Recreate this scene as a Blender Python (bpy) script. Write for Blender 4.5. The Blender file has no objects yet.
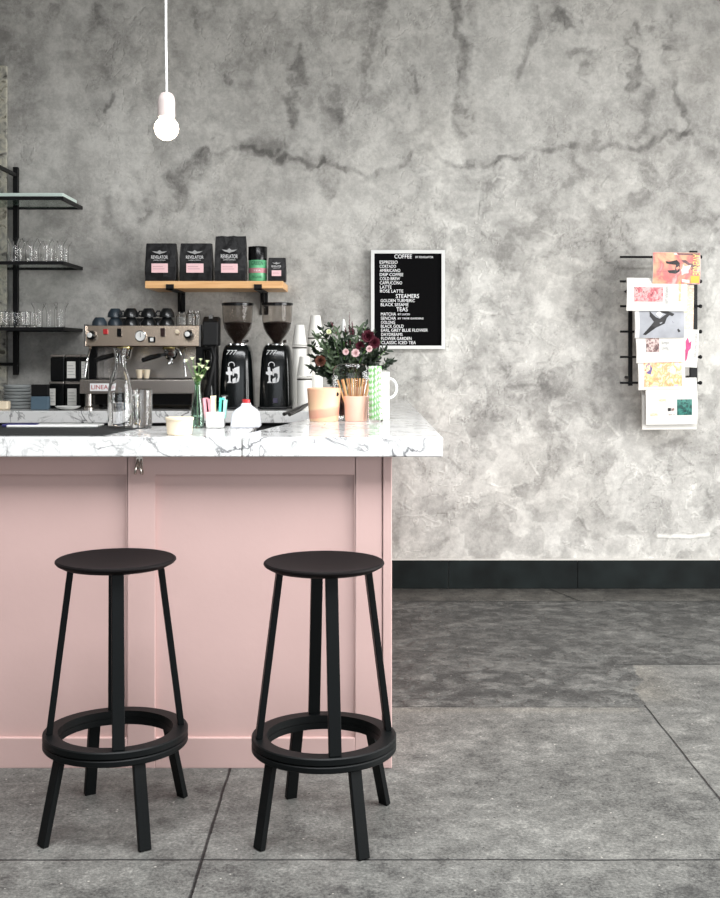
import bpy, math, random
import numpy as np
from mathutils import Vector, Matrix
PI = math.pi
random.seed(4)
C = bpy.context.scene.collection
scene = bpy.context.scene

# ------------------------------------------------------------------ camera, light, exposure
F, CX, HY, CAMZ = 1146.0, 360.0, 350.0, 1.35
cam_d = bpy.data.cameras.new('camera')
cam = bpy.data.objects.new('camera', cam_d); C.objects.link(cam)
cam.location = (0, 0, CAMZ); cam.rotation_euler = (PI/2, 0, 0)
cam_d.sensor_fit = 'HORIZONTAL'; cam_d.sensor_width = 36
cam_d.lens = 36*F/720; cam_d.shift_y = -(449-HY)/720
cam_d.clip_start = 0.05; cam_d.clip_end = 60
scene.camera = cam

world = bpy.data.worlds.new('sky'); scene.world = world; world.use_nodes = True
wb = world.node_tree.nodes['Background']
wb.inputs[0].default_value = (0.80, 0.90, 1.0, 1); wb.inputs[1].default_value = 0.7

def area(name, loc, rot, sx, sy, power, col=(1, 1, 1)):
    d = bpy.data.lights.new(name, 'AREA'); d.shape = 'RECTANGLE'; d.size = sx; d.size_y = sy
    d.energy = power; d.color = col
    o = bpy.data.objects.new(name, d); C.objects.link(o); o.location = loc; o.rotation_euler = rot
    return o
# daylight entering the big side window (right) and the shop front (behind the camera)
area('daylight_side_window', (3.62, 3.35, 1.6), (0, PI/2, 0), 2.1, 3.3, 245, (1, 0.99, 0.97))
area('daylight_shop_front', (0.8, -1.95, 1.55), (PI/2, 0, 0), 4.6, 2.7, 40, (0.97, 0.985, 1))
area('daylight_skylight', (0.6, 1.9, 3.95), (0, 0, 0), 4.1, 1.9, 350, (0.98, 0.99, 1))
scene.view_settings.view_transform = 'Standard'; scene.view_settings.look = 'None'
scene.view_settings.gamma = 1; scene.view_settings.exposure = 0.27
scene.view_settings.use_curve_mapping = False

# ------------------------------------------------------------------ helpers
def lin(c):
    c = c/255.0
    return c/12.92 if c <= 0.04045 else ((c+0.055)/1.055)**2.4
def rgb(r, g, b): return (lin(r), lin(g), lin(b), 1)
def px(x, D): return (x-CX)*D/F
def pz(y, D): return CAMZ-(y-HY)*D/F

def mat(name, col, rough=0.5, metal=0.0, trans=0.0, ior=1.45, spec=0.5, bump=0.0, bscale=60, var=0.0, vscale=8,
        emit=None, estr=0, coat=0, sss=0, alpha=1):
    m = bpy.data.materials.new(name); m.use_nodes = True
    nt = m.node_tree; b = nt.nodes['Principled BSDF']
    b.inputs['Base Color'].default_value = col
    b.inputs['Roughness'].default_value = rough; b.inputs['Metallic'].default_value = metal
    b.inputs['Transmission Weight'].default_value = trans; b.inputs['IOR'].default_value = ior
    b.inputs['Specular IOR Level'].default_value = spec; b.inputs['Coat Weight'].default_value = coat
    if emit: b.inputs['Emission Color'].default_value = emit; b.inputs['Emission Strength'].default_value = estr
    if bump or var:
        tc = nt.nodes.new('ShaderNodeTexCoord')
    if bump:
        n = nt.nodes.new('ShaderNodeTexNoise'); n.inputs['Scale'].default_value = bscale; n.inputs['Detail'].default_value = 4
        nt.links.new(tc.outputs['Object'], n.inputs['Vector'])
        bp = nt.nodes.new('ShaderNodeBump'); bp.inputs['Strength'].default_value = bump; bp.inputs['Distance'].default_value = 0.01
        nt.links.new(n.outputs[0], bp.inputs['Height']); nt.links.new(bp.outputs[0], b.inputs['Normal'])
    if var:
        n = nt.nodes.new('ShaderNodeTexNoise'); n.inputs['Scale'].default_value = vscale; n.inputs['Detail'].default_value = 5
        nt.links.new(tc.outputs['Object'], n.inputs['Vector'])
        mr = nt.nodes.new('ShaderNodeMapRange'); mr.inputs[1].default_value = 0.3; mr.inputs[2].default_value = 0.7
        mr.inputs[3].default_value = 1-var; mr.inputs[4].default_value = 1+var
        nt.links.new(n.outputs[0], mr.inputs[0])
        mx = nt.nodes.new('ShaderNodeMix'); mx.data_type = 'RGBA'; mx.blend_type = 'MULTIPLY'; mx.inputs[0].default_value = 1
        mx.inputs[6].default_value = col; nt.links.new(mr.outputs[0], mx.inputs[7])
        nt.links.new(mx.outputs[2], b.inputs['Base Color'])
    return m

class MB:
    def __init__(s): s.v = []; s.f = []; s.sm = []
    def add(s, vs, fs, smooth=False, M=None):
        n = len(s.v)
        for p in vs:
            p = Vector(p)
            if M is not None: p = M @ p
            s.v.append(tuple(p))
        for f in fs: s.f.append(tuple(i+n for i in f)); s.sm.append(smooth)
        return s
    def box(s, x0, x1, y0, y1, z0, z1, M=None):
        return s.add([(x0,y0,z0),(x1,y0,z0),(x1,y1,z0),(x0,y1,z0),(x0,y0,z1),(x1,y0,z1),(x1,y1,z1),(x0,y1,z1)],
              [(0,3,2,1),(4,5,6,7),(0,1,5,4),(1,2,6,5),(2,3,7,6),(3,0,4,7)], False, M)
    def lathe(s, prof, n=32, M=None, cap=True, sx=1, sy=1):
        # prof: list of (r,z); a repeated ring keeps corners crisp
        pr = []
        for i, p in enumerate(prof):
            pr.append(p)
            if 0 < i < len(prof)-1:
                a = Vector((p[0]-prof[i-1][0], p[1]-prof[i-1][1])); b = Vector((prof[i+1][0]-p[0], prof[i+1][1]-p[1]))
                if a.length > 1e-7 and b.length > 1e-7 and a.angle(b) > 0.6: pr.append('x'); pr.append(p)
        vs = []; fs = []; rows = []; seg = []
        for p in pr:
            if p == 'x': seg.append(len(rows)); continue
            rows.append(len(vs))
            for k in range(n):
                a = 2*PI*k/n; vs.append((p[0]*math.cos(a)*sx, p[0]*math.sin(a)*sy, p[1]))
        for i in range(len(rows)-1):
            if (i+1) in seg: continue
            for k in range(n):
                k2 = (k+1) % n
                fs.append((rows[i]+k, rows[i]+k2, rows[i+1]+k2, rows[i+1]+k))
        s.add(vs, fs, True, M)
        if cap:
            for idx, flip in ((0, True), (-1, False)):
                p = prof[idx]
                if p[0] > 1e-6:
                    ring = [(p[0]*math.cos(2*PI*k/n)*sx, p[0]*math.sin(2*PI*k/n)*sy, p[1]) for k in range(n)]
                    f = tuple(range(n)); s.add(ring, [f[::-1] if flip else f], False, M)
        return s
    def cyl(s, a, b, r, n=16, r2=None):
        a = Vector(a); b = Vector(b); d = b-a
        M = Matrix.Translation(a) @ d.to_track_quat('Z', 'Y').to_matrix().to_4x4()
        return s.lathe([(r, 0), (r if r2 is None else r2, d.length)], n, M)
    def tube(s, pts, r, n=10, closed=False):
        P = [Vector(p) for p in pts]; m = len(P); vs = []; fs = []; up = None
        for i, p in enumerate(P):
            if closed: t = P[(i+1) % m]-P[i-1]
            else: t = P[min(i+1, m-1)]-P[max(i-1, 0)]
            t.normalize()
            if up is None: up = t.orthogonal().normalized()
            up = (up-t*up.dot(t)).normalized(); w = t.cross(up)
            rr = r[i] if isinstance(r, (list, tuple)) else r
            for k in range(n):
                a = 2*PI*k/n; vs.append(p+up*(math.cos(a)*rr)+w*(math.sin(a)*rr))
        for i in range(m if closed else m-1):
            j = (i+1) % m
            for k in range(n):
                k2 = (k+1) % n; fs.append((i*n+k, i*n+k2, j*n+k2, j*n+k))
        s.add(vs, fs, True)
        if not closed:
            s.add([vs[k] for k in range(n)], [tuple(range(n))[::-1]]); s.add([vs[(m-1)*n+k] for k in range(n)], [tuple(range(n))])
        return s
    def prism(s, poly, a, b, axis='z', M=None):
        n = len(poly)
        def P(p, t):
            return (p[0], p[1], t) if axis == 'z' else ((p[0], t, p[1]) if axis == 'y' else (t, p[0], p[1]))
        vs = [P(p, a) for p in poly]+[P(p, b) for p in poly]
        fs = [tuple(range(n))[::-1], tuple(range(n, 2*n))]+[(i, (i+1) % n, (i+1) % n+n, i+n) for i in range(n)]
        return s.add(vs, fs, False, M)
    def sphere(s, c, r, sx=1, sy=1, sz=1, n=16):
        pr = [(max(1e-5, r*math.sin(PI*i/n)), -r*math.cos(PI*i/n)*sz) for i in range(n+1)]
        return s.lathe(pr, n+4, Matrix.Translation(Vector(c)), False, sx, sy)
    def build(s, name, m, parent=None, loc=None, bevel=0, fix=True, seg=2):
        if m and not bevel and m.node_tree.nodes['Principled BSDF'].inputs['Transmission Weight'].default_value > 0.9: fix = False
        me = bpy.data.meshes.new(name); me.from_pydata(s.v, [], s.f)
        me.polygons.foreach_set('use_smooth', s.sm)
        if fix:
            import bmesh
            bm = bmesh.new(); bm.from_mesh(me)
            if bevel: bmesh.ops.remove_doubles(bm, verts=bm.verts, dist=1e-6)
            bmesh.ops.recalc_face_normals(bm, faces=bm.faces); bm.to_mesh(me); bm.free()
        if m: me.materials.append(m)
        o = bpy.data.objects.new(name, me); C.objects.link(o)
        if parent: o.parent = parent
        if loc: o.location = loc
        if bevel:
            b = o.modifiers.new('bevel', 'BEVEL'); b.width = bevel; b.segments = seg; b.limit_method = 'ANGLE'; b.angle_limit = 0.7
        return o

def tag(o, label, cat, group=None):
    o['label'] = label; o['category'] = cat
    if group: o['group'] = group
    return o
def thing(name, label, cat, loc=(0,0,0), rz=0, group=None):
    o = bpy.data.objects.new(name, None); C.objects.link(o); o.empty_display_size = 0.05
    o.location = loc; o.rotation_euler = (0, 0, rz)
    return tag(o, label, cat, group)
def struct(o): o['kind'] = 'structure'; return o
def dup(root, loc, rz=None, label=None, group=None):
    r = root.copy(); C.objects.link(r); r.location = loc
    if rz is not None: r.rotation_euler = (root.rotation_euler[0], root.rotation_euler[1], rz)
    if label: r['label'] = label
    if group: r['group'] = group
    for ch in list(root.children):
        c = ch.copy(); C.objects.link(c); c.parent = r
        for g in list(ch.children):
            d = g.copy(); C.objects.link(d); d.parent = c
    return r
def text(body, w, h, m, parent, loc, rot=(PI/2, 0, 0), name='lettering', depth=0.0006, align='L', shear=0):
    """raised lettering fitted to width w and cap height h; loc is its lower left corner"""
    cu = bpy.data.curves.new('t', 'FONT'); cu.body = body; cu.size = 1; cu.extrude = 0; cu.resolution_u = 3; cu.shear = shear
    t = bpy.data.objects.new('t', cu); C.objects.link(t)
    bpy.context.view_layer.update()
    me = bpy.data.meshes.new_from_object(t.evaluated_get(bpy.context.evaluated_depsgraph_get()))
    bpy.data.objects.remove(t); bpy.data.curves.remove(cu)
    n = len(me.vertices); co = np.zeros(n*3); me.vertices.foreach_get('co', co); co = co.reshape(-1, 3)
    mn, mx = co.min(0), co.max(0); s = np.array([w/(mx[0]-mn[0]), h/(mx[1]-mn[1])])
    co[:, 0] = (co[:, 0]-mn[0])*s[0]; co[:, 1] = (co[:, 1]-mn[1])*s[1]
    if align == 'C': co[:, 0] -= w/2
    co[:, 2] = depth
    me.vertices.foreach_set('co', co.reshape(-1)); me.materials.clear(); me.materials.append(m)
    o = bpy.data.objects.new(name, me); C.objects.link(o); o.parent = parent; o.location = loc; o.rotation_euler = rot
    return o

# numpy noise
def vnoise(x, y, seed):
    rng = np.random.RandomState(seed); L = rng.rand(257, 257)
    xi = np.floor(x).astype(int); yi = np.floor(y).astype(int); fx = x-xi; fy = y-yi
    fx = fx*fx*(3-2*fx); fy = fy*fy*(3-2*fy); a = lambda i, j: L[(xi+i) % 256, (yi+j) % 256]
    return (a(0,0)*(1-fx)+a(1,0)*fx)*(1-fy)+(a(0,1)*(1-fx)+a(1,1)*fx)*fy
def fbm(x, y, s, o, seed):
    t = 0; am = 1; tot = 0
    for k in range(o):
        t = t+am*vnoise(x*s*2**k+k*17.3, y*s*2**k+k*5.1, seed+k); tot += am; am *= 0.55
    return t/tot
def sstep(a, b, x): t = np.clip((x-a)/(b-a), 0, 1); return t*t*(3-2*t)
def segdist(u, v, pts):
    d = np.full(u.shape, 1e9)
    for (x0, y0), (x1, y1) in zip(pts[:-1], pts[1:]):
        dx, dy = x1-x0, y1-y0; L = dx*dx+dy*dy+1e-9
        t = np.clip(((u-x0)*dx+(v-y0)*dy)/L, 0, 1)
        d = np.minimum(d, np.hypot(u-x0-t*dx, v-y0-t*dy))
    return d
def grid_mesh(name, A, B, fn, attrs, m, parent=None):
    """A,B 1-D coordinate arrays; fn(a,b)->xyz arrays; attrs dict name->array"""
    a, b = np.meshgrid(A, B); P = fn(a, b); na, nb = len(A), len(B)
    co = np.stack([q.ravel() for q in P], 1)
    i = (np.arange(nb-1)[:, None]*na+np.arange(na-1)[None, :]).ravel()
    f = np.stack([i, i+1, i+na+1, i+na], 1)
    me = bpy.data.meshes.new(name); me.vertices.add(len(co)); me.vertices.foreach_set('co', co.ravel())
    me.loops.add(f.size); me.loops.foreach_set('vertex_index', f.ravel().astype(np.int32))
    me.polygons.add(len(f)); me.polygons.foreach_set('loop_start', np.arange(0, f.size, 4, dtype=np.int32))
    me.polygons.foreach_set('loop_total', np.full(len(f), 4, np.int32))
    me.update(calc_edges=True)
    me.polygons.foreach_set('use_smooth', [True]*len(f))
    for k, arr in attrs.items():
        at = me.attributes.new(k, 'FLOAT', 'POINT'); at.data.foreach_set('value', arr.ravel().astype(np.float32))
    me.materials.append(m); o = bpy.data.objects.new(name, me); C.objects.link(o)
    return o

# ------------------------------------------------------------------ materials
def N(nt, t, **k):
    n = nt.nodes.new('ShaderNode'+t)
    for a, b in k.items(): n.inputs[a].default_value = b
    return n
def ramp(nt, stops):
    r = nt.nodes.new('ShaderNodeValToRGB'); e = r.color_ramp.elements
    while len(e) < len(stops): e.new(0.5)
    for q, (p, c) in zip(e, stops): q.position = p; q.color = c
    return r
def plaster():
    m = bpy.data.materials.new('bare_plaster'); m.use_nodes = True; nt = m.node_tree; L = nt.links.new
    b = nt.nodes['Principled BSDF']; b.inputs['Roughness'].default_value = 0.75; b.inputs['Specular IOR Level'].default_value = 0.3
    at = nt.nodes.new('ShaderNodeAttribute'); at.attribute_name = 'tone'
    tc = nt.nodes.new('ShaderNodeTexCoord')
    n1 = N(nt, 'TexNoise', Scale=11, Detail=9, Roughness=0.74, Distortion=0.15); L(tc.outputs['Object'], n1.inputs['Vector'])
    n2 = N(nt, 'TexNoise', Scale=60, Detail=6, Roughness=0.75); L(tc.outputs['Object'], n2.inputs['Vector'])
    c1 = N(nt, 'MapRange'); c1.interpolation_type = 'SMOOTHSTEP'; c1.inputs[1].default_value = 0.42; c1.inputs[2].default_value = 0.60; L(n1.outputs[0], c1.inputs[0])
    a0 = nt.nodes.new('ShaderNodeMath'); a0.operation = 'MULTIPLY_ADD'; a0.inputs[1].default_value = 0.075; L(c1.outputs[0], a0.inputs[0]); L(at.outputs['Fac'], a0.inputs[2])
    a1 = nt.nodes.new('ShaderNodeMath'); a1.operation = 'MULTIPLY_ADD'; a1.inputs[1].default_value = 0.42; L(n1.outputs[0], a1.inputs[0]); L(a0.outputs[0], a1.inputs[2])
    a2 = nt.nodes.new('ShaderNodeMath'); a2.operation = 'MULTIPLY_ADD'; a2.inputs[1].default_value = 0.27; L(n2.outputs[0], a2.inputs[0]); L(a1.outputs[0], a2.inputs[2])
    a3 = nt.nodes.new('ShaderNodeMath'); a3.operation = 'SUBTRACT'; a3.inputs[1].default_value = 0.415; L(a2.outputs[0], a3.inputs[0])
    r = ramp(nt, [(0.0, rgb(98, 96, 93)), (0.22, rgb(138, 136, 132)), (0.5, rgb(184, 182, 177)), (0.75, rgb(216, 214, 208)), (1.0, rgb(238, 236, 231))])
    L(a3.outputs[0], r.inputs[0])
    n4 = N(nt, 'TexNoise', Scale=1.6, Detail=3); L(tc.outputs['Object'], n4.inputs['Vector'])
    mrx = N(nt, 'MapRange'); mrx.inputs[1].default_value = 0.45; mrx.inputs[2].default_value = 0.7; mrx.inputs[3].default_value = 0; mrx.inputs[4].default_value = 0.35
    L(n4.outputs[0], mrx.inputs[0])
    mx = nt.nodes.new('ShaderNodeMix'); mx.data_type = 'RGBA'; mx.blend_type = 'MULTIPLY'; mx.inputs[7].default_value = (1.0, 0.98, 0.955, 1)
    L(mrx.outputs[0], mx.inputs[0]); L(r.outputs[0], mx.inputs[6]); L(mx.outputs[2], b.inputs['Base Color'])
    rg = nt.nodes.new('ShaderNodeAttribute'); rg.attribute_name = 'relief'
    a4 = nt.nodes.new('ShaderNodeMath'); a4.operation = 'MULTIPLY_ADD'; a4.inputs[1].default_value = 0.45; L(n1.outputs[0], a4.inputs[0]); L(rg.outputs['Fac'], a4.inputs[2])
    a5 = nt.nodes.new('ShaderNodeMath'); a5.operation = 'MULTIPLY_ADD'; a5.inputs[1].default_value = 0.15; L(n2.outputs[0], a5.inputs[0]); L(a4.outputs[0], a5.inputs[2])
    bp = N(nt, 'Bump', Strength=0.45, Distance=0.010); L(a5.outputs[0], bp.inputs['Height']); L(bp.outputs[0], b.inputs['Normal'])
    return m
def concrete():
    m = bpy.data.materials.new('worn_concrete'); m.use_nodes = True; nt = m.node_tree; L = nt.links.new
    b = nt.nodes['Principled BSDF']; b.inputs['Specular IOR Level'].default_value = 0.35
    at = nt.nodes.new('ShaderNodeAttribute'); at.attribute_name = 'tone'
    wm = nt.nodes.new('ShaderNodeAttribute'); wm.attribute_name = 'warm'
    tc = nt.nodes.new('ShaderNodeTexCoord')
    n1 = N(nt, 'TexNoise', Scale=9, Detail=10, Roughness=0.72); L(tc.outputs['Object'], n1.inputs['Vector'])
    n2 = N(nt, 'TexNoise', Scale=110, Detail=4, Roughness=0.7); L(tc.outputs['Object'], n2.inputs['Vector'])
    v = N(nt, 'TexVoronoi', Scale=45); L(tc.outputs['Object'], v.inputs['Vector'])
    n3 = N(nt, 'TexNoise', Scale=26, Detail=8, Roughness=0.75, Distortion=0.4); L(tc.outputs['Object'], n3.inputs['Vector'])
    c1 = N(nt, 'MapRange'); c1.inputs[1].default_value = 0.38; c1.inputs[2].default_value = 0.62; L(n3.outputs[0], c1.inputs[0])
    a0 = nt.nodes.new('ShaderNodeMath'); a0.operation = 'MULTIPLY_ADD'; a0.inputs[1].default_value = 0.16; L(c1.outputs[0], a0.inputs[0]); L(at.outputs['Fac'], a0.inputs[2])
    a1 = nt.nodes.new('ShaderNodeMath'); a1.operation = 'MULTIPLY_ADD'; a1.inputs[1].default_value = 0.75; L(n1.outputs[0], a1.inputs[0]); L(a0.outputs[0], a1.inputs[2])
    a2 = nt.nodes.new('ShaderNodeMath'); a2.operation = 'MULTIPLY_ADD'; a2.inputs[1].default_value = 0.9; L(n2.outputs[0], a2.inputs[0]); L(a1.outputs[0], a2.inputs[2])
    a3 = nt.nodes.new('ShaderNodeMath'); a3.operation = 'SUBTRACT'; a3.inputs[1].default_value = 0.93; L(a2.outputs[0], a3.inputs[0])
    r = ramp(nt, [(0.0, rgb(20, 20, 20)), (0.3, rgb(58, 58, 57)), (0.6, rgb(102, 102, 99)), (1.0, rgb(158, 157, 152))])
    L(a3.outputs[0], r.inputs[0])
    mx = nt.nodes.new('ShaderNodeMix'); mx.data_type = 'RGBA'; mx.blend_type = 'MULTIPLY'; mx.inputs[7].default_value = (1.0, 0.95, 0.88, 1)
    L(wm.outputs['Fac'], mx.inputs[0]); L(r.outputs[0], mx.inputs[6])
    # pale and dark aggregate specks
    sp = N(nt, 'MapRange'); sp.inputs[1].default_value = 0.17; sp.inputs[2].default_value = 0.11; L(v.outputs['Distance'], sp.inputs[0])
    vc = nt.nodes.new('ShaderNodeSeparateColor'); L(v.outputs['Color'], vc.inputs[0])
    g1 = nt.nodes.new('ShaderNodeMath'); g1.operation = 'GREATER_THAN'; g1.inputs[1].default_value = 0.93; L(vc.outputs[0], g1.inputs[0])
    g2 = nt.nodes.new('ShaderNodeMath'); g2.operation = 'GREATER_THAN'; g2.inputs[1].default_value = 0.93; L(vc.outputs[1], g2.inputs[0])
    m1 = nt.nodes.new('ShaderNodeMath'); m1.operation = 'MULTIPLY'; L(sp.outputs[0], m1.inputs[0]); L(g1.outputs[0], m1.inputs[1])
    m2 = nt.nodes.new('ShaderNodeMath'); m2.operation = 'MULTIPLY'; L(sp.outputs[0], m2.inputs[0]); L(g2.outputs[0], m2.inputs[1])
    x1 = nt.nodes.new('ShaderNodeMix'); x1.data_type = 'RGBA'; x1.inputs[7].default_value = rgb(158, 155, 148); L(m1.outputs[0], x1.inputs[0]); L(mx.outputs[2], x1.inputs[6])
    x2 = nt.nodes.new('ShaderNodeMix'); x2.data_type = 'RGBA'; x2.inputs[7].default_value = rgb(35, 35, 35); L(m2.outputs[0], x2.inputs[0]); L(x1.outputs[2], x2.inputs[6])
    L(x2.outputs[2], b.inputs['Base Color'])
    rr = N(nt, 'MapRange'); rr.inputs[3].default_value = 0.42; rr.inputs[4].default_value = 0.7; L(n1.outputs[0], rr.inputs[0]); L(rr.outputs[0], b.inputs['Roughness'])
    rg = nt.nodes.new('ShaderNodeAttribute'); rg.attribute_name = 'relief'
    a4 = nt.nodes.new('ShaderNodeMath'); a4.operation = 'MULTIPLY_ADD'; a4.inputs[1].default_value = 0.2; L(n2.outputs[0], a4.inputs[0]); L(rg.outputs['Fac'], a4.inputs[2])
    bp = N(nt, 'Bump', Strength=0.7, Distance=0.01); L(a4.outputs[0], bp.inputs['Height']); L(bp.outputs[0], b.inputs['Normal'])
    return m
def marble():
    m = bpy.data.materials.new('veined_marble'); m.use_nodes = True; nt = m.node_tree; L = nt.links.new
    b = nt.nodes['Principled BSDF']; b.inputs['Roughness'].default_value = 0.10; b.inputs['Specular IOR Level'].default_value = 0.6
    tc = nt.nodes.new('ShaderNodeTexCoord'); mp = nt.nodes.new('ShaderNodeMapping'); L(tc.outputs['Object'], mp.inputs[0])
    mp.inputs['Rotation'].default_value = (0.5, 0.4, 0.5); mp.inputs['Scale'].default_value = (1, 1.3, 1)
    out = None
    col = (0.76, 0.76, 0.75, 1)
    prev = None
    for sc, wd, dist, st, cc in ((2.1, 0.013, 1.1, 0.95, rgb(70, 70, 74)), (4.5, 0.018, 0.9, 0.8, rgb(96, 96, 98)), (11, 0.02, 0.8, 0.4, rgb(140, 140, 140))):
        n = N(nt, 'TexNoise', Scale=sc, Detail=6, Roughness=0.55, Distortion=dist); L(mp.outputs[0], n.inputs['Vector'])
        s = nt.nodes.new('ShaderNodeMath'); s.operation = 'SUBTRACT'; s.inputs[1].default_value = 0.5; L(n.outputs[0], s.inputs[0])
        a = nt.nodes.new('ShaderNodeMath'); a.operation = 'ABSOLUTE'; L(s.outputs[0], a.inputs[0])
        r = N(nt, 'MapRange'); r.inputs[1].default_value = 0.0; r.inputs[2].default_value = wd; r.inputs[3].default_value = st; r.inputs[4].default_value = 0; L(a.outputs[0], r.inputs[0])
        g = N(nt, 'TexNoise', Scale=sc*1.3, Detail=2); L(tc.outputs['Object'], g.inputs['Vector'])
        gr = N(nt, 'MapRange'); gr.inputs[1].default_value = 0.40; gr.inputs[2].default_value = 0.54; L(g.outputs[0], gr.inputs[0])
        mu = nt.nodes.new('ShaderNodeMath'); mu.operation = 'MULTIPLY'; L(r.outputs[0], mu.inputs[0]); L(gr.outputs[0], mu.inputs[1])
        x = nt.nodes.new('ShaderNodeMix'); x.data_type = 'RGBA'; L(mu.outputs[0], x.inputs[0]); x.inputs[6].default_value = col; x.inputs[7].default_value = cc
        if prev: L(prev.outputs[2], x.inputs[6])
        prev = x
    L(prev.outputs[2], b.inputs['Base Color'])
    return m
def wood(name, c1, c2, scale=(2, 30, 30), rough=0.45):
    m = bpy.data.materials.new(name); m.use_nodes = True; nt = m.node_tree; L = nt.links.new
    b = nt.nodes['Principled BSDF']; b.inputs['Roughness'].default_value = rough
    tc = nt.nodes.new('ShaderNodeTexCoord'); mp = nt.nodes.new('ShaderNodeMapping'); mp.inputs['Scale'].default_value = scale
    L(tc.outputs['Object'], mp.inputs[0]); n = N(nt, 'TexNoise', Scale=2, Detail=5, Distortion=0.6); L(mp.outputs[0], n.inputs['Vector'])
    r = ramp(nt, [(0.3, c1), (0.7, c2)]); L(n.outputs[0], r.inputs[0]); L(r.outputs[0], b.inputs['Base Color'])
    return m
def photo(name, cols, scale=30, rough=0.3, dist=1.0):
    m = bpy.data.materials.new(name); m.use_nodes = True; nt = m.node_tree; L = nt.links.new
    b = nt.nodes['Principled BSDF']; b.inputs['Roughness'].default_value = rough
    tc = nt.nodes.new('ShaderNodeTexCoord'); n = N(nt, 'TexNoise', Scale=scale, Detail=4, Distortion=dist); L(tc.outputs['Object'], n.inputs['Vector'])
    k = len(cols); r = ramp(nt, [(0.3+0.4*i/(k-1), c) for i, c in enumerate(cols)]); L(n.outputs[0], r.inputs[0]); L(r.outputs[0], b.inputs['Base Color'])
    return m
def glass(name, tint=(1, 1, 1, 1), ior=1.45, rough=0.0):
    return mat(name, tint, rough, trans=1.0, ior=ior)

M_wall = plaster(); M_floor = concrete(); M_marble = marble()
M_pink = mat('pink_paint', rgb(198, 168, 163), 0.42, var=0.035, vscale=3, bump=0.04, bscale=40)
M_black = mat('black_powder_coat', rgb(7, 10, 11), 0.5, spec=0.2, bump=0.03, bscale=300)
M_blackseat = mat('black_seat_enamel', rgb(15, 11, 12), 0.6, spec=0.15)
M_iron = mat('black_steel', rgb(12, 12, 13), 0.5, spec=0.3)
M_base = mat('dark_slate_baseboard', rgb(20, 26, 26), 0.45, spec=0.25, var=0.55, vscale=6)
M_white = mat('white_enamel', rgb(218, 218, 215), 0.3)
M_paper = mat('white_paper', rgb(214, 212, 206), 0.55)
M_felt = mat('black_felt', rgb(10, 10, 11), 0.9, bump=0.1, bscale=400, spec=0.1)
M_letter = mat('white_plastic_letter', rgb(250, 250, 250), 0.4)
M_oak = wood('honey_wood', rgb(214, 160, 104), rgb(236, 190, 136))
M_bag = mat('matte_black_foil', rgb(14, 13, 15), 0.42, spec=0.35, bump=0.5, bscale=22)
M_pinklabel = mat('pale_pink_label', rgb(240, 200, 204), 0.5, var=0.03)
M_print = mat('white_print', rgb(235, 235, 235), 0.5)
M_steel = mat('brushed_steel', rgb(200, 192, 184), 0.27, metal=1, bump=0.02, bscale=200)
M_warmrefl = mat('steel_panel_warm_reflection', rgb(212, 194, 176), 0.26, metal=1, bump=0.02, bscale=200)  # even warm tint stands in for an orange reflection on the steel
M_chrome = mat('chrome', rgb(225, 225, 225), 0.08, metal=1)
M_dkplastic = mat('glossy_black_plastic', rgb(9, 10, 11), 0.22, spec=0.4)
M_grinder = mat('glossy_black_green_paint', rgb(8, 12, 13), 0.2, coat=0.2)
M_glass = glass('clear_glass', ior=1.33); M_glassg = glass('green_bottle_glass', rgb(206, 232, 218))
M_smoke = glass('smoky_hopper_plastic', rgb(226, 222, 218), ior=1.2)
M_water = glass('water', ior=1.33)
M_beans = mat('coffee_beans', rgb(40, 25, 19), 0.5, bump=1.0, bscale=110, var=0.5, vscale=90)
M_cup = mat('paper_cup_white', rgb(228, 226, 220), 0.5)
M_cupband = mat('dark_cup_rim_seam', rgb(70, 66, 62), 0.6)  # dark seam ring between the upturned cup and the sleeve
M_terra = mat('blush_ceramic', rgb(226, 178, 150), 0.42, var=0.05)
M_terra2 = mat('peach_ceramic', rgb(232, 186, 166), 0.42)
M_cream = mat('cream_ceramic', rgb(232, 216, 190), 0.45)
M_milk = mat('milk_jug_plastic', rgb(206, 208, 214), 0.35, trans=0.15)
M_red = mat('red_cap', rgb(176, 40, 44), 0.4)
M_leaf = mat('deep_green_leaf', rgb(32, 44, 30), 0.5, var=0.35, vscale=20)
M_leaf2 = mat('grey_green_leaf', rgb(78, 92, 70), 0.55, var=0.25, vscale=20)
M_burg = mat('burgundy_petal', rgb(78, 24, 38), 0.6, var=0.3, vscale=30)
M_blush = mat('blush_petal', rgb(226, 196, 196), 0.6)
M_cpet = mat('cream_green_petal', rgb(232, 236, 200), 0.6)
M_stem = mat('green_stem', rgb(84, 120, 60), 0.5)
M_darkcab = mat('dark_cabinet', rgb(30, 30, 32), 0.5)
M_ceil = mat('ceiling_paint', rgb(120, 118, 114), 0.9, var=0.05)
M_sidewall = mat('grey_paint', rgb(120, 119, 117), 0.9, var=0.05)
M_frame = mat('window_frame_black', rgb(30, 30, 30), 0.5)

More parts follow.
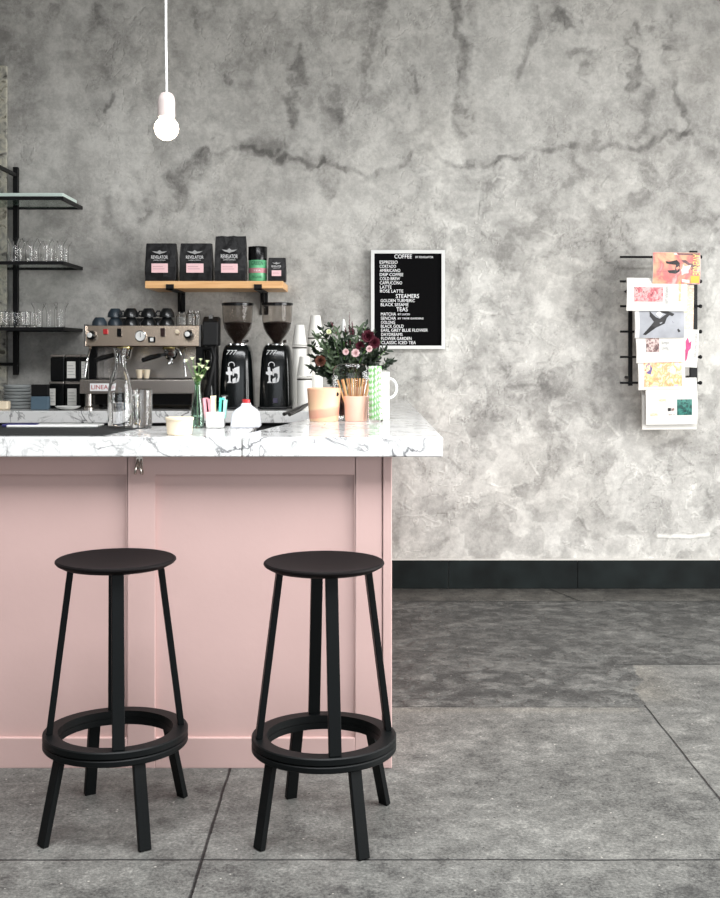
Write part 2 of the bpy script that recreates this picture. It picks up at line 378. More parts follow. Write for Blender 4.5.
# ------------------------------------------------------------------ the room
WD = 6.5; S = F/WD
XL, XR, YF = -3.6, 3.4, -1.7; CEIL = 3.62
def wall_back():
    A = np.concatenate([np.linspace(XL, -2.12, 12)[:-1], np.arange(-2.12, 2.12, 0.0068), np.linspace(2.12, XR, 12)[1:]])
    B = np.concatenate([np.arange(0, 3.40, 0.0068), [3.45, 3.55, CEIL]])
    x, z = np.meshgrid(A, B)
    u = CX+x*S; v = HY-(z-CAMZ)*S
    wu = u+18*(fbm(u, v, 1/30, 4, 3)-0.5)*2; wv = v+18*(fbm(u, v, 1/30, 4, 9)-0.5)*2
    t = 0.47+0.15*(fbm(u, v, 1/150, 3, 21)-0.5)*2
    # vertical drag of the trowel
    t += 0.15*(fbm(wu, wv*0.35, 1/26, 5, 31)-0.5)*2
    # rougher, lighter troweled patches lower right
    right = sstep(330, 470, u)*sstep(120, 240, v)
    pt = fbm(wu+25*(fbm(u, v, 1/12, 3, 77)-.5), wv*0.8, 1/46, 5, 41)
    patch = sstep(0.50, 0.545, pt)
    t += right*(0.12*patch-0.02)
    pt2 = fbm(wu*0.9+200, wv, 1/22, 4, 52); t += right*0.09*(sstep(0.49, 0.56, pt2)-0.4)
    t += 0.05*sstep(420, 560, v)*right
    q1 = fbm(wu, wv, 1/17, 4, 81); q2 = fbm(wu, wv*1.2, 1/26, 4, 91); gate = sstep(0.47, 0.56, fbm(u, v, 1/60, 3, 95))
    scal = (1-sstep(0.004, 0.018, np.abs(q1-0.5)))*gate; t -= (0.05+0.06*right)*scal
    pale_line = (1-sstep(0.003, 0.014, np.abs(q2-0.52)))*sstep(0.45, 0.55, fbm(u+500, v, 1/50, 3, 97)); t += (0.02+0.09*right)*pale_line  # thin pale ridges scattered at random in the plaster
    t -= 0.08*sstep(0.56, 0.62, q1)*sstep(0.5, 0.6, fbm(u, v+300, 1/70, 3, 99))
    left = 1-sstep(60, 330, u); t += 0.05*left*sstep(60, 260, v)  # left of wall painted paler to stand in for light falling there
    dm = fbm(wu, wv*0.7, 1/13, 4, 61)
    relief = 0.5*pale_line*(0.3+right)-0.4*scal+0.45*patch*right+0.35*pt2*right+0.5*dm
    def stroke(pts, w, st, rough=0.6):
        nonlocal t
        d = segdist(wu, wv, pts)
        k = (1-sstep(w*0.35, w*1.15, d))*(1-rough+rough*sstep(0.44, 0.54, dm)*1.7)
        t = t-0.72*st*k
    # the long crack line with its scaly edges
    stroke([(188,150),(205,142),(232,148),(255,150),(285,160),(320,172),(360,181),(385,174),(410,166),(432,153),(445,158)], 4.5, 0.22, 0.35)
    stroke([(445,160),(470,162),(500,158),(520,154),(560,152),(590,143),(630,142),(655,140),(690,134)], 4.0, 0.22, 0.35)
    stroke([(255,145),(288,157),(330,172)], 10, 0.15); stroke([(318,170),(326,200)], 11, 0.16)
    stroke([(212,140),(190,165),(176,190),(140,205)], 12, 0.15); stroke([(205,150),(180,178)], 10, 0.12)
    stroke([(110,200),(108,225),(118,240)], 9, 0.13); stroke([(150,205),(138,215)], 7, 0.16)
    stroke([(484,160),(487,180),(485,205)], 10, 0.15); stroke([(466,158),(500,160)], 6, 0.16)
    # vertical damp streaks
    stroke([(465,-5),(462,40),(462,85),(465,128)], 7, 0.30, 0.35); stroke([(480,-5),(475,60),(470,128)], 5, 0.10)
    stroke([(561,12),(575,18),(566,34)], 8, 0.28); stroke([(540,22),(520,60),(512,74)], 8, 0.17)
    stroke([(575,48),(598,52),(600,64),(586,70)], 7, 0.20)
    stroke([(638,18),(634,45),(630,76)], 10, 0.25); stroke([(640,80),(650,100),(640,130)], 7, 0.12)
    stroke([(663,-5),(668,30),(672,70),(680,100),(684,134)], 5, 0.20); stroke([(655,25),(670,40)], 5, 0.14)
    stroke([(294,52),(296,85),(290,128)], 9, 0.26); stroke([(338,88),(334,118)], 7, 0.20); stroke([(328,70),(331,78)], 3, 0.3)
    stroke([(200,8),(198,24)], 8, 0.16); stroke([(95,12),(100,26)], 9, 0.16); stroke([(113,98),(110,110)], 4, 0.3)
    stroke([(130,48),(136,60)], 8, 0.10); stroke([(228,78),(232,86)], 5, 0.2)
    stroke([(375,5),(366,60),(370,90)], 10, 0.17); stroke([(405,60),(412,95),(400,125)], 9, 0.16); stroke([(420,20),(418,90)], 6, 0.12)
    stroke([(640,160),(636,200),(630,240)], 9, 0.12); stroke([(605,250),(560,250),(540,262)], 14, 0.10)
    stroke([(500,250),(520,300),(505,350),(530,380)], 22, 0.12); stroke([(545,245),(575,255),(600,280)], 16, -0.10)
    stroke([(470,300),(462,350),(480,420),(470,500)], 16, 0.10); stroke([(530,390),(600,400),(640,470)], 26, 0.07)
    stroke([(395,560),(395,470)], 4, 0.06)
    # small dark nicks
    rng = np.random.RandomState(8)
    for _ in range(70):
        cx, cy = rng.uniform(80, 700), rng.uniform(0, 330); an = rng.uniform(0.9, 2.2); l = rng.uniform(2, 6)
        stroke([(cx, cy), (cx+l*math.cos(an), cy+l*math.sin(an))], 1.6, rng.uniform(0.08, 0.2), 0.2)
    # light scuff low on the wall, under the magazines
    d = segdist(u, v, [(658,536),(690,537),(708,535)]); t += 0.25*(1-sstep(0.8, 2.4, d)); relief += 1.2*(1-sstep(0.8, 3, d))
    for _ in range(60):
        cx, cy = rng.uniform(400, 715), rng.uniform(180, 550); an = rng.uniform(-1.2, 1.2); l = rng.uniform(8, 26); bow = rng.uniform(-6, 6)
        p = [(cx-l*math.cos(an)/2, cy-l*math.sin(an)/2), (cx+bow*0.5, cy+bow), (cx+l*math.cos(an)/2, cy+l*math.sin(an)/2)]
        d = segdist(u+4*(dm-.5), v+4*(dm-.5), p); k = 1-sstep(0.4, 1.5, d); t += rng.uniform(-0.10, 0.16)*k; relief += 0.6*k
    return grid_mesh('wall_back', A, B, lambda a, b: (a, np.full_like(a, WD), b), {'tone': np.clip(t, 0, 1), 'relief': relief}, M_wall)
struct(wall_back())

def floor():
    # regular in depth near the bar, coarse elsewhere
    A = np.concatenate([np.linspace(XL, -1.3, 20)[:-1], np.unique(np.concatenate([np.arange(-1.3, 2.3, 0.008), np.arange(-0.45, -0.39, 0.002), np.arange(1.05, 1.11, 0.002)]).round(4)), np.linspace(2.3, XR, 10)[1:]])
    B = np.concatenate([np.linspace(YF, 2.6, 25)[:-1], np.unique(np.concatenate([np.arange(2.6, 6.3, 0.008), np.arange(3.01, 3.06, 0.002), np.arange(4.32, 4.35, 0.002)]).round(4)), np.linspace(6.3, 6.52, 20)])
    x, y = np.meshgrid(A, B)
    wx = x+0.05*(fbm(x, y, 6, 4, 5)-0.5)*2; wy = y+0.05*(fbm(x, y, 6, 4, 6)-0.5)*2
    t = 0.56+0.16*(fbm(wx, wy, 2.2, 5, 11)-0.5)*2+0.10*(fbm(wx, wy, 10, 4, 12)-0.5)*2
    warm = 0.35*fbm(x, y, 1.1, 3, 15); relief = 0.3*fbm(wx, wy, 9, 4, 19)
    # dark slate coloured patch of topping in front of the back wall, with its broken right edge
    edge = np.where(y < 4.33, -9, np.where(y < 4.92, np.interp(y, [4.34,4.38,4.577,4.70,4.80,4.92],[1.085,1.088,1.095,1.162,1.152,1.168]), 9))
    dark = sstep(4.325, 4.345, y)*(1-sstep(6.15, 6.17, y))*(1-sstep(-0.006, 0.006, x+0.02*(fbm(x, y, 14, 3, 4)-.5)*2-edge))
    flake = 0.5*fbm(wx, wy*1.6, 5, 5, 23)+0.5*fbm(wx, wy, 15, 5, 24)
    t = t*(1-dark)+dark*(0.38+0.26*(flake-0.5)*2+0.12*sstep(0.54, 0.56, fbm(wx, wy*1.3, 16, 5, 29))); relief += dark*0.6*sstep(0.5, 0.56, flake)-dark*0.2
    warm *= (1-dark)
    # tan margin beside the dark patch, tan strip at the wall
    m1 = (1-dark)*(1-sstep(0.0, 0.26, np.abs(x-1.1)))*sstep(4.3, 4.5, y)*0.8; m2 = (1-sstep(0.0, 0.07, np.abs(y-4.30)))*0.7*(x < 1.05)
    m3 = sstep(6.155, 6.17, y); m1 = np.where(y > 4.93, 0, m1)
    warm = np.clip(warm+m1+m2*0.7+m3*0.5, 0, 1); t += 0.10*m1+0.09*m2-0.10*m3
    # floor a touch darker at the front and in a band along the back wall
    near = (1-sstep(3.0, 3.8, y))*1.0
    t -= 0.05*near
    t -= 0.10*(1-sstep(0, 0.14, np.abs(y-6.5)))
    # saw-cut joints
    def joint(d, w=0.003, st=0.5):
        nonlocal t, relief
        k = 1-sstep(w*0.5, w*1.6, np.abs(d)); t = t-st*k; relief = relief-1.5*k
    j = 0.006*(fbm(x, y, 8, 3, 2)-0.5)
    joint(y-3.035+j); joint(np.where(y < 4.0, x+0.42+j, 9)); joint(np.where(y < 4.36, x-1.08-j, 9), 0.003, 0.4)
    joint(np.where(x < 1.08, y-4.335+j, 9), 0.004, 0.2); joint(np.where(x > -0.1, y-6.16+j, 9), 0.005, 0.25)
    joint(np.where(y > 6.16, (x-1.13)+0.35*(y-6.3), 9), 0.006, 0.2); joint(np.where(x > 1.1, y-4.92+j, 9), 0.004, 0.15)
    return grid_mesh('floor', A, B, lambda a, b: (a, b, np.zeros_like(a)), {'tone': np.clip(t, 0, 1), 'warm': warm, 'relief': relief}, M_floor)
struct(floor())

cl = MB(); cl.box(XL-.15, -1.5, YF-.15, WD+.1, CEIL, CEIL+.15); cl.box(2.7, XR+.15, YF-.15, WD+.1, CEIL, CEIL+.15)
cl.box(-1.5, 2.7, YF-.15, 0.9, CEIL, CEIL+.15); cl.box(-1.5, 2.7, 2.9, WD+.1, CEIL, CEIL+.15)
struct(cl.build('ceiling', M_ceil))
f = MB(); f.box(-1.5, 2.7, 0.9, 0.96, CEIL+.02, CEIL+.14); f.box(-1.5, 2.7, 2.84, 2.9, CEIL+.02, CEIL+.14); f.box(-1.5, -1.44, 0.96, 2.84, CEIL+.02, CEIL+.14); f.box(2.64, 2.7, 0.96, 2.84, CEIL+.02, CEIL+.14); f.box(0.57, 0.63, 0.96, 2.84, CEIL+.02, CEIL+.14)
struct(f.build('window_3', bpy.data.materials['window_frame_black']))
struct(MB().box(XL-.15, XL, YF, WD+.1, 0, CEIL).build('wall_left', M_sidewall))
# right wall with one wide window, front wall with the shop window
w = MB(); y0, y1, z0, z1 = 1.6, 5.1, 0.5, 2.75
w.box(XR, XR+.15, YF, y0, 0, CEIL); w.box(XR, XR+.15, y1, WD+.1, 0, CEIL); w.box(XR, XR+.15, y0, y1, 0, z0); w.box(XR, XR+.15, y0, y1, z1, CEIL)
struct(w.build('wall_right', M_sidewall))
f = MB(); f.box(XR+.05, XR+.1, y0, y1, z0, z0+.05); f.box(XR+.05, XR+.1, y0, y1, z1-.05, z1); f.box(XR+.05, XR+.1, y0, y0+.05, z0, z1); f.box(XR+.05, XR+.1, y1-.05, y1, z0, z1); f.box(XR+.05, XR+.1, 3.32, 3.38, z0, z1)
struct(f.build('window_1', M_frame))
w = MB(); a0, a1, z0, z1 = -1.6, 3.2, 0.15, 2.95
w.box(XL-.15, a0, YF-.15, YF, 0, CEIL); w.box(a1, XR+.15, YF-.15, YF, 0, CEIL); w.box(a0, a1, YF-.15, YF, 0, z0); w.box(a0, a1, YF-.15, YF, z1, CEIL)
struct(w.build('wall_front', M_sidewall))
f = MB(); f.box(a0, a1, YF-.1, YF-.05, z0, z0+.06); f.box(a0, a1, YF-.1, YF-.05, z1-.06, z1)
for q in (a0, 0.0, 1.6, a1-.06): f.box(q, q+.06, YF-.1, YF-.05, z0, z1)
struct(f.build('window_2', M_frame))
bb = MB()
for q0, q1 in ((XL, 0.5), (0.502, 1.23), (1.232, 2.1), (2.102, XR)): bb.box(q0, q1, WD-0.018, WD, 0, 0.161)
struct(bb.build('baseboard_back', M_base, bevel=0.002))
struct(MB().box(XL, XR, WD-0.021, WD, 0.161, 0.167).build('trim_1', mat('pale_plaster_lip', rgb(206, 204, 198), 0.7)))

# ------------------------------------------------------------------ bar: base, worktops
HC = 1.075; TH = 0.063; PF = 3.70   # worktop height, thickness, distance of the panelled front
base = thing('bar_counter', 'pale pink painted panelled bar front standing on the concrete floor', 'bar counter', (0, PF, 0))
zt = HC-TH
fr = MB(); xp = [-3.3, -1.9, -0.752, -0.662, -0.016]
def lx(a): return a
D_ = 0.022
# face frame pieces (stiles and rails) in local coordinates, front at y=0
for a, b_ in ((-3.3, -3.2), (-2.06, -1.96), (-0.752, -0.662), (-0.016, 0.071)): fr.box(a, b_, 0, D_, 0.0, zt-.003)
for a, b_ in ((-3.2, -2.06), (-1.96, -0.752), (-0.662, -0.016)):
    fr.box(a, b_, 0, D_, 0.946, zt-.003); fr.box(a, b_, 0, D_, 0.0, 0.097)
fr.build('face_frame', M_pink, base, bevel=0.0025)
for a, b_ in ((-3.2, -2.06), (-1.96, -0.752), (-0.662, -0.016)):
    MB().box(a-.01, b_+.01, 0.014, 0.03, 0.09, 0.95).build('panel', M_pink, base)
MB().box(0.0735, 0.103, -0.004, 0.05, 0, zt-.003).build('corner_post', M_pink, base, bevel=0.003)
MB().prism([(-3.3,0.03),(0.10,0.03),(0.10,2.77),(-0.02,2.77),(-0.05,1.75),(-0.28,0.40),(-3.3,0.40)], 0.0, zt-.003).build('carcass', M_pink, base)

slab = MB(); slab.prism([(-3.35,3.62),(-0.3745,3.62),(-0.3745,4.15),(-3.35,4.15)], zt, HC)
o = slab.build('bar_worktop', M_marble, bevel=0.005, seg=3); tag(o, 'white grey-veined marble worktop along the front of the pink bar, left of the seam', 'worktop')
slab = MB(); slab.prism([(-0.3725,3.62),(0.262,3.62),(0.262,6.49),(-0.055,6.49),(-0.055,5.6),(-0.11,5.17),(-0.20,4.63),(-0.3725,3.80)], zt, HC)
o = slab.build('side_worktop', M_marble, bevel=0.005, seg=3); tag(o, 'white marble worktop running back to the wall, overhanging right end of the bar', 'worktop')
# bag hook under the nosing
hk = thing('bag_hook', 'small metal double bag hook under the marble edge of the bar', 'hook', (px(139, 3.69), 3.699, 0))
h = MB(); h.box(-0.011, 0.011, -0.003, 0.0, 0.965, 1.008); h.build('plate', M_steel, hk, bevel=0.001)
for sx in (-0.005, 0.006):
    MB().tube([(sx, -0.003, 0.995), (sx, -0.02, 0.985), (sx*1.4, -0.03, 0.968), (sx*1.8, -0.028, 0.955), (sx*2, -0.018, 0.952), (sx*2, -0.012, 0.962)], 0.004, 8).build('prong', M_steel, hk)

# back counter
bc = thing('back_cabinet', 'dark base cabinets under the back worktop along the plaster wall', 'cabinet', (0, 5.9, 0))
BT = 1.039
MB().box(-3.3, -0.07, 0.0, 0.59, 0.08, BT-0.062).build('body', M_darkcab, bc)
for k in range(5):
    dr = MB().box(-3.28+k*0.642, -2.65+k*0.642, -0.02, -0.001, 0.10, BT-0.075).build('door', M_darkcab, bc, bevel=0.003)
    MB().cyl((-2.75+k*0.642, -0.035, 0.75), (-2.75+k*0.642, -0.035, 0.9), 0.006).build('handle', M_steel, dr)
MB().box(-3.3, -0.07, 0.05, 0.58, 0.0, 0.079).build('plinth', M_darkcab, bc)
o = MB().box(-3.3, -0.058, 5.85, 6.49, BT-0.062, BT).build('back_worktop', M_marble, bevel=0.004); tag(o, 'white marble worktop at the back wall under the coffee machine', 'worktop')

# ------------------------------------------------------------------ bar stools
def make_stool(label, x, y, up, feet):
    t = thing('bar_stool', label, 'stool', (x, y, 0), 0, 'black bar stools at the pink bar')
    H = 0.752
    pr = [(0.0005, H-0.012), (0.06, H-0.011), (0.115, H-0.006), (0.150, H-0.001), (0.166, H+0.001), (0.1705, H-0.002), (0.171, H-0.006), (0.167, H-0.011), (0.150, H-0.020), (0.10, H-0.027), (0.0005, H-0.030)]
    MB().lathe(pr, 72, None, False).build('seat', M_blackseat, t)
    # foot ring: two stacked flat hoops that turn against each other
    for z0, z1, nm, ro, ri in ((0.223, 0.2415, 'lower_ring', 0.2045, 0.162), (0.2430, 0.264, 'upper_ring', 0.2045, 0.162)):
        p = [(ri, z0), (ro-0.003, z0), (ro, z0+0.003), (ro, z1-0.003), (ro-0.003, z1), (ri, z1), (ri, z0)]
        MB().lathe(p, 96, None, False).build(nm, M_black, t)
    def bar(a, b_, wd, th, nm):
        a = Vector(a); b_ = Vector(b_); d = (b_-a).normalized(); rad = Vector((a.x+b_.x, a.y+b_.y, 0)).normalized()
        tan = Vector((0, 0, 1)).cross(rad).normalized(); nrm = d.cross(tan).normalized()
        vs = []
        for p in (a, b_):
            for s1, s2 in ((-1,-1), (1,-1), (1,1), (-1,1)): vs.append(p+tan*(s1*wd/2)+nrm*(s2*th/2))
        m = MB(); m.add(vs, [(0,3,2,1),(4,5,6,7),(0,1,5,4),(1,2,6,5),(2,3,7,6),(3,0,4,7)]); m.build(nm, M_black, t, bevel=0.002)
    for k in range(4):
        a = math.radians(up+90*k); c, s_ = math.cos(a), math.sin(a)
        bar((0.126*c, 0.126*s_, H-0.022), (0.185*c, 0.185*s_, 0.2635), 0.034, 0.018, 'upper_leg')
        lo, fr_ = feet[k]; a = math.radians(lo); c, s_ = math.cos(a), math.sin(a)
        bar((0.186*c, 0.186*s_, 0.2235), (fr_*c, fr_*s_, 0.001), 0.034, 0.018, 'lower_leg')
    return t
make_stool('black metal bar stool with round seat, nearer the middle of the pink bar front', px(116, 3.29), 3.29, -76, ((-59, .233), (47, .24), (122, .228), (-133, .238)))
make_stool('black metal bar stool with round seat, beside the right corner of the pink bar', px(324, 3.245), 3.245, -79, ((-62, .235), (43, .24), (117, .235), (-139, .226)))
bpy.data.objects['bar_stool']['label'] = 'left of the two black bar stools, in front of the stile between pink panels'
bpy.data.objects['bar_stool.001']['label'] = 'right of the two black bar stools, near the right corner of the pink bar'

# ------------------------------------------------------------------ pendant bulb
PD = 3.95
t = thing('pendant_lamp', 'bare glowing globe bulb in pale socket hanging on white cord', 'pendant lamp', (px(166.5, PD), PD, pz(128, PD)))
sc_ = PD/F
MB().tube([(0.001, 0, 0.104), (-0.002, 0, 0.3), (-0.0035, 0, 1.0), (-0.004, 0, CEIL-pz(128, PD)-0.03)], 0.0042, 8).build('cord', mat('white_cord', rgb(240,240,238), 0.5), t)
MB().lathe([(0.012, 0.122), (0.020, 0.118), (0.027, 0.106), (0.0295, 0.09), (0.0295, 0.038), (0.026, 0.036), (0.026, 0.045), (0.001, 0.045)][::-1], 32, None, False).build('socket', mat('pale_grey_ceramic', rgb(196, 184, 180), 0.5, var=0.06), t)
MB().lathe([(0.0005, -0.043), (0.014, -0.041), (0.028, -0.033), (0.038, -0.020), (0.0425, -0.003), (0.040, 0.012), (0.033, 0.024), (0.024, 0.032), (0.020, 0.044)], 32, None, False).build('bulb', mat('glowing_bulb', (1, .95, .85, 1), 0.3, emit=(1, 0.86, 0.66, 1), estr=7), t)
MB().lathe([(0.05, CEIL-pz(128, PD)), (0.05, CEIL-pz(128, PD)-0.02), (0.015, CEIL-pz(128, PD)-0.03)], 24).build('ceiling_rose', M_white, t)

# ------------------------------------------------------------------ wooden shelf and bags
SD = 6.10
ZS1, ZS0 = pz(281, SD), pz(288.3, SD)
ws = thing('wall_shelf', 'honey coloured wooden shelf on black brackets above the coffee machine', 'shelf', (px(214, SD), SD, ZS0))
hw = (px(283, SD)-px(145, SD))/2
MB().box(-hw, hw, 0, 0.40, 0, ZS1-ZS0).build('board', M_oak, ws, bevel=0.002)
for xx in (px(170, SD)-px(214, SD), px(258, SD)-px(214, SD)):
    b_ = MB(); th = ZS1-ZS0
    b_.box(xx-0.021, xx+0.021, -0.006, 0.0, -0.008, th*0.55); b_.box(xx-0.021, xx+0.021, -0.006, 0.398, -0.008, -0.0005); b_.box(xx-0.021, xx+0.021, 0.39, 0.398, -0.13, -0.008)
    b_.prism([(0.393, -0.12), (0.393, -0.008), (0.30, -0.008)], xx-0.004, xx+0.004, 'x')
    b_.build('bracket', M_iron, ws)

def coffee_bag(x0, x1, ytop, D, label, tall=False, small=False):
    x1 -= 1.8; W = px(x1, D)-px(x0, D); Hh = pz(ytop, D)-ZS1; t = thing('coffee_bag', label, 'coffee bag', (px((x0+x1)/2, D), D, ZS1+0.0005), 0, 'black coffee bags on the wooden shelf')
    dp = 0.085 if not small else 0.06
    # gusseted pouch: full box low down, pinched toward the folded top
    rows = []; nz = 9; n = 20; rng = random.Random(int(x0))
    vs = []; fs = []
    for i in range(nz):
        z = Hh*i/(nz-1); k = i/(nz-1); w_ = W/2*(1-0.02*k+0.03*math.sin(PI*k)); d0 = dp*(1-0.62*max(0, k-0.35)/0.65) if not tall else dp*(1-0.8*max(0, k-0.3)/0.7)
        for j in range(n):
            s_ = j/n*4; q = int(s_); fr_ = s_-q
            x_ = [-w_+2*w_*fr_, w_, w_-2*w_*fr_, -w_][q]; y_ = [0, d0*fr_, d0, d0*(1-fr_)][q]
            if q in (1, 3): x_ *= 1-0.07*math.sin(PI*fr_)*k
            y_ += (dp-d0)*0.45
            cr = 0.0025*(rng.random()-0.5) if 0 < i < nz-1 else 0
            zz = z+(0.012*rng.random() if (tall and i == nz-1 and j < 11) else 0)
            vs.append((x_+cr, y_+cr, zz))
    for i in range(nz-1):
        for j in range(n): j2 = (j+1) % n; fs.append((i*n+j, i*n+j2, (i+1)*n+j2, (i+1)*n+j))
    fs.append(tuple(range(n))[::-1]); fs.append(tuple(range((nz-1)*n, nz*n)))
    m = MB(); m.add(vs, fs); m.build('pouch', M_bag, t, bevel=0.003)
    yf = -0.0045
    zc = Hh*0.35 if not tall else Hh*0.30
    lw = W*0.53; lh = Hh*0.235 if not tall else Hh*0.20; xo = -W*0.02
    off = (dp-(dp*(1-0)))*0.45
    MB().box(xo-lw/2, xo+lw/2, yf-0.0008, yf+0.006, zc-lh/2, zc+lh/2).build('pink_label', M_pinklabel, t)['label'] = 'pale pink paper label'
    MB().box(xo-lw*0.42, xo+lw*0.2, yf-0.0012, yf-0.0006, zc+lh*0.12, zc+lh*0.18).box(xo-lw*0.42, xo+lw*0.3, yf-0.0012, yf-0.0006, zc-lh*0.12, zc-lh*0.06).build('label_lines', mat('grey_pink_ink', rgb(190,150,155), .6), t)
    zt_ = zc+lh*0.5+Hh*0.12; yt = yf+0.002
    text('REVELATOR', lw*1.02, Hh*0.085, M_print, t, (xo-lw*0.51, yt-0.004, zt_), name='brand_lettering')
    text('COFFEE COMPANY', lw*0.75, Hh*0.022, M_print, t, (xo-lw*0.37, yt-0.004, zt_-Hh*0.045), name='small_lettering')
    # winged emblem
    zz = zt_+Hh*0.17; e = MB(); ew = lw*0.46; eh = Hh*0.055
    e.prism([(xo-ew, zz+eh*0.5), (xo-ew*0.3, zz+eh*0.25), (xo, zz+eh), (xo+ew*0.3, zz+eh*0.25), (xo+ew, zz+eh*0.5), (xo+ew*0.6, zz-eh*0.3), (xo+ew*0.2, zz-eh*0.6), (xo, zz-eh), (xo-ew*0.2, zz-eh*0.6), (xo-ew*0.6, zz-eh*0.3)][::-1], yt-0.0045, yt-0.001, 'y')
    e.build('winged_emblem', mat('grey_print', rgb(165,165,165), .5), t)
    return t
coffee_bag(145, 177.5, 243, 6.17, 'black foil coffee bag with pink label at the left end of the wooden shelf')
coffee_bag(179.5, 213.5, 243, 6.17, 'second black coffee bag from the left, between two other large bags')
coffee_bag(214.5, 247.5, 237, 6.17, 'tallest black coffee bag, crumpled open top, beside the green jar', tall=True)
coffee_bag(268, 287.5, 257.5, 6.17, 'smallest black coffee bag, right end of the wooden shelf', small=True)
D = 6.22
t = thing('tea_jar', 'green jar with black lid and pink band between black coffee bags', 'jar', (px(257.8, D), D, ZS1+0.0005))
r = px(267.5, D)-px(257.8, D)-0.001; Hj = pz(247, D)-ZS1
MB().lathe([(r*0.94, 0), (r*0.97, 0.004), (r*0.97, Hj*0.60), (r*0.9, Hj*0.63)], 32).build('jar_body', mat('green_tin', rgb(98, 176, 128), 0.35, var=0.15, vscale=50), t)
MB().lathe([(r*0.975, Hj*0.25), (r*0.985, Hj*0.26), (r*0.985, Hj*0.38), (r*0.975, Hj*0.39)], 32, None, False).build('band', mat('dusty_rose_band', rgb(190, 130, 138), 0.45), t)
MB().lathe([(r*0.9, Hj*0.61), (r, Hj*0.62), (r, Hj*0.985), (r*0.97, Hj)], 32).build('lid', M_dkplastic, t)
def curved_text(body, w, h, r, z, m, parent, name='lettering'):
    o = text(body, w, h, m, parent, (0, 0, 0), (0, 0, 0), name); me = o.data
    for v in me.vertices:
        a = (v.co.x-w/2)/r; zc = v.co.y; v.co = (r*math.sin(a), -r*math.cos(a), z+zc)
    return o
curved_text('GREEN', r*1.35, Hj*0.11, r*0.985, Hj*0.47, mat('deep_green_ink', rgb(20,70,50), .5), t)
curved_text('TEA', r*0.8, Hj*0.045, r*0.992, Hj*0.295, M_print, t)
curved_text('ORGANIC', r*1.2, Hj*0.07, r*0.985, Hj*0.10, bpy.data.materials['deep_green_ink'], t)

# ------------------------------------------------------------------ letter board
BDp = 6.46; bx0, bx1, by0, by1 = px(371, BDp), px(445, BDp), pz(349, BDp), pz(250, BDp)
t = thing('letter_board', 'black felt letter board menu in white frame on the plaster wall', 'menu board', ((bx0+bx1)/2, BDp, by0))
W = bx1-bx0; Hh = by1-by0; fw = 0.019
fm = MB(); fm.box(-W/2, W/2, 0, 0.038, 0, fw); fm.box(-W/2, W/2, 0, 0.038, Hh-fw, Hh); fm.box(-W/2, -W/2+fw, 0, 0.038, fw, Hh-fw); fm.box(W/2-fw, W/2, 0, 0.038, fw, Hh-fw)
fm.build('frame', M_white, t)
fl = MB(); fl.box(-W/2+fw, W/2-fw, 0.012, 0.036, fw, Hh-fw)
zz = fw+0.004
while zz < Hh-fw-0.004: fl.box(-W/2+fw, W/2-fw, 0.0105, 0.012, zz, zz+0.004); zz += 0.0078
fl.build('felt_panel', M_felt, t)
LT = [('COFFEE',394.5,412,256.3,4.0),('BY REVELATOR',415.6,433.4,257,2.0),('ESPRESSO',379.7,397.7,262,3.1),('CORTADO',379.7,396,266.2,3.1),('AMERICANO',379.8,400.3,270.3,3.1),
 ('DRIP COFFEE',379.8,403.3,274.5,3.1),('COLD BREW',379.9,400,278.6,3.1),('CAPPUCCINO',379.9,402.2,282.8,3.1),('LATTE',380.1,391.6,287,3.1),('ROSE LATTE',380.1,403.3,291,3.1),
 ('STEAMERS',395.9,419.1,296,4.0),('GOLDEN TURMERIC',380.7,414.9,300.5,3.1),('BLACK SESAME',380.8,408.5,304.6,3.1),('TEAS',396.4,407.8,309.3,4.0),('MATCHA',380.9,396,314,3.1),('BY LUCID',398,410,314.2,1.8),
 ('SENCHA',380.9,396,318.2,3.1),('BY YAME GARDENS',398,423.6,318.4,1.8),('OOLONG',381,395,322.3,3.1),('BLACK GOLD',381,403.6,326.2,3.1),('EARL GREY BLUE FLOWER',381.2,427.9,330.2,3.1),
 ('DAYDREAMS',381.3,402.5,334.4,3.1),('FLOWER GARDEN',381.3,411.5,338.5,3.1),('CLASSIC ICED TEA',381.4,416,342.6,3.1)]
for body, a, b_, yc, hh in LT:
    text(body, (b_-a)*BDp/F, hh*BDp/F, M_letter, t, (px(a, BDp)-(bx0+bx1)/2, 0.0095, pz(yc+hh/2, BDp)-by0), name='letter_row')

# ------------------------------------------------------------------ magazine rack
RD = 6.34
t = thing('magazine_rack', 'black metal wall rack of thin horizontal rods holding magazines', 'magazine rack', (px(665, RD), RD, pz(391, RD)))
ox, oz = px(665, RD), pz(391, RD)
MB().box(px(692.5, RD)-ox, px(700, RD)-ox, 0.045, 0.065, 0, pz(250, RD)-oz).build('wide_upright', M_iron, t, bevel=0.002)
MB().box(px(630.5, RD)-ox, px(634.5, RD)-ox, 0.045, 0.060, pz(386, RD)-oz, pz(281, RD)-oz).build('thin_upright', M_iron, t, bevel=0.001)
for yy in (256.5, 281, 306, 331.5, 357, 383):
    z = pz(yy, RD)-oz; m = MB(); m.cyl((px(621.5, RD)-ox, 0.035, z), (px(702, RD)-ox, 0.035, z), 0.0065, 10); m.sphere((px(702.3, RD)-ox, 0.035, z), 0.011, n=8)
    m.build('rod', M_iron, t)
m = MB()
for yy in (262, 378):
    m.cyl((px(696, RD)-ox, 0.06, pz(yy, RD)-oz), (px(696, RD)-ox, 6.5-RD, pz(yy, RD)-oz), 0.01)
for yy in (290, 378): m.cyl((px(632.5, RD)-ox, 0.06, pz(yy, RD)-oz), (px(632.5, RD)-ox, 6.5-RD, pz(yy, RD)-oz), 0.008)
m.build('wall_stay', M_iron, t)

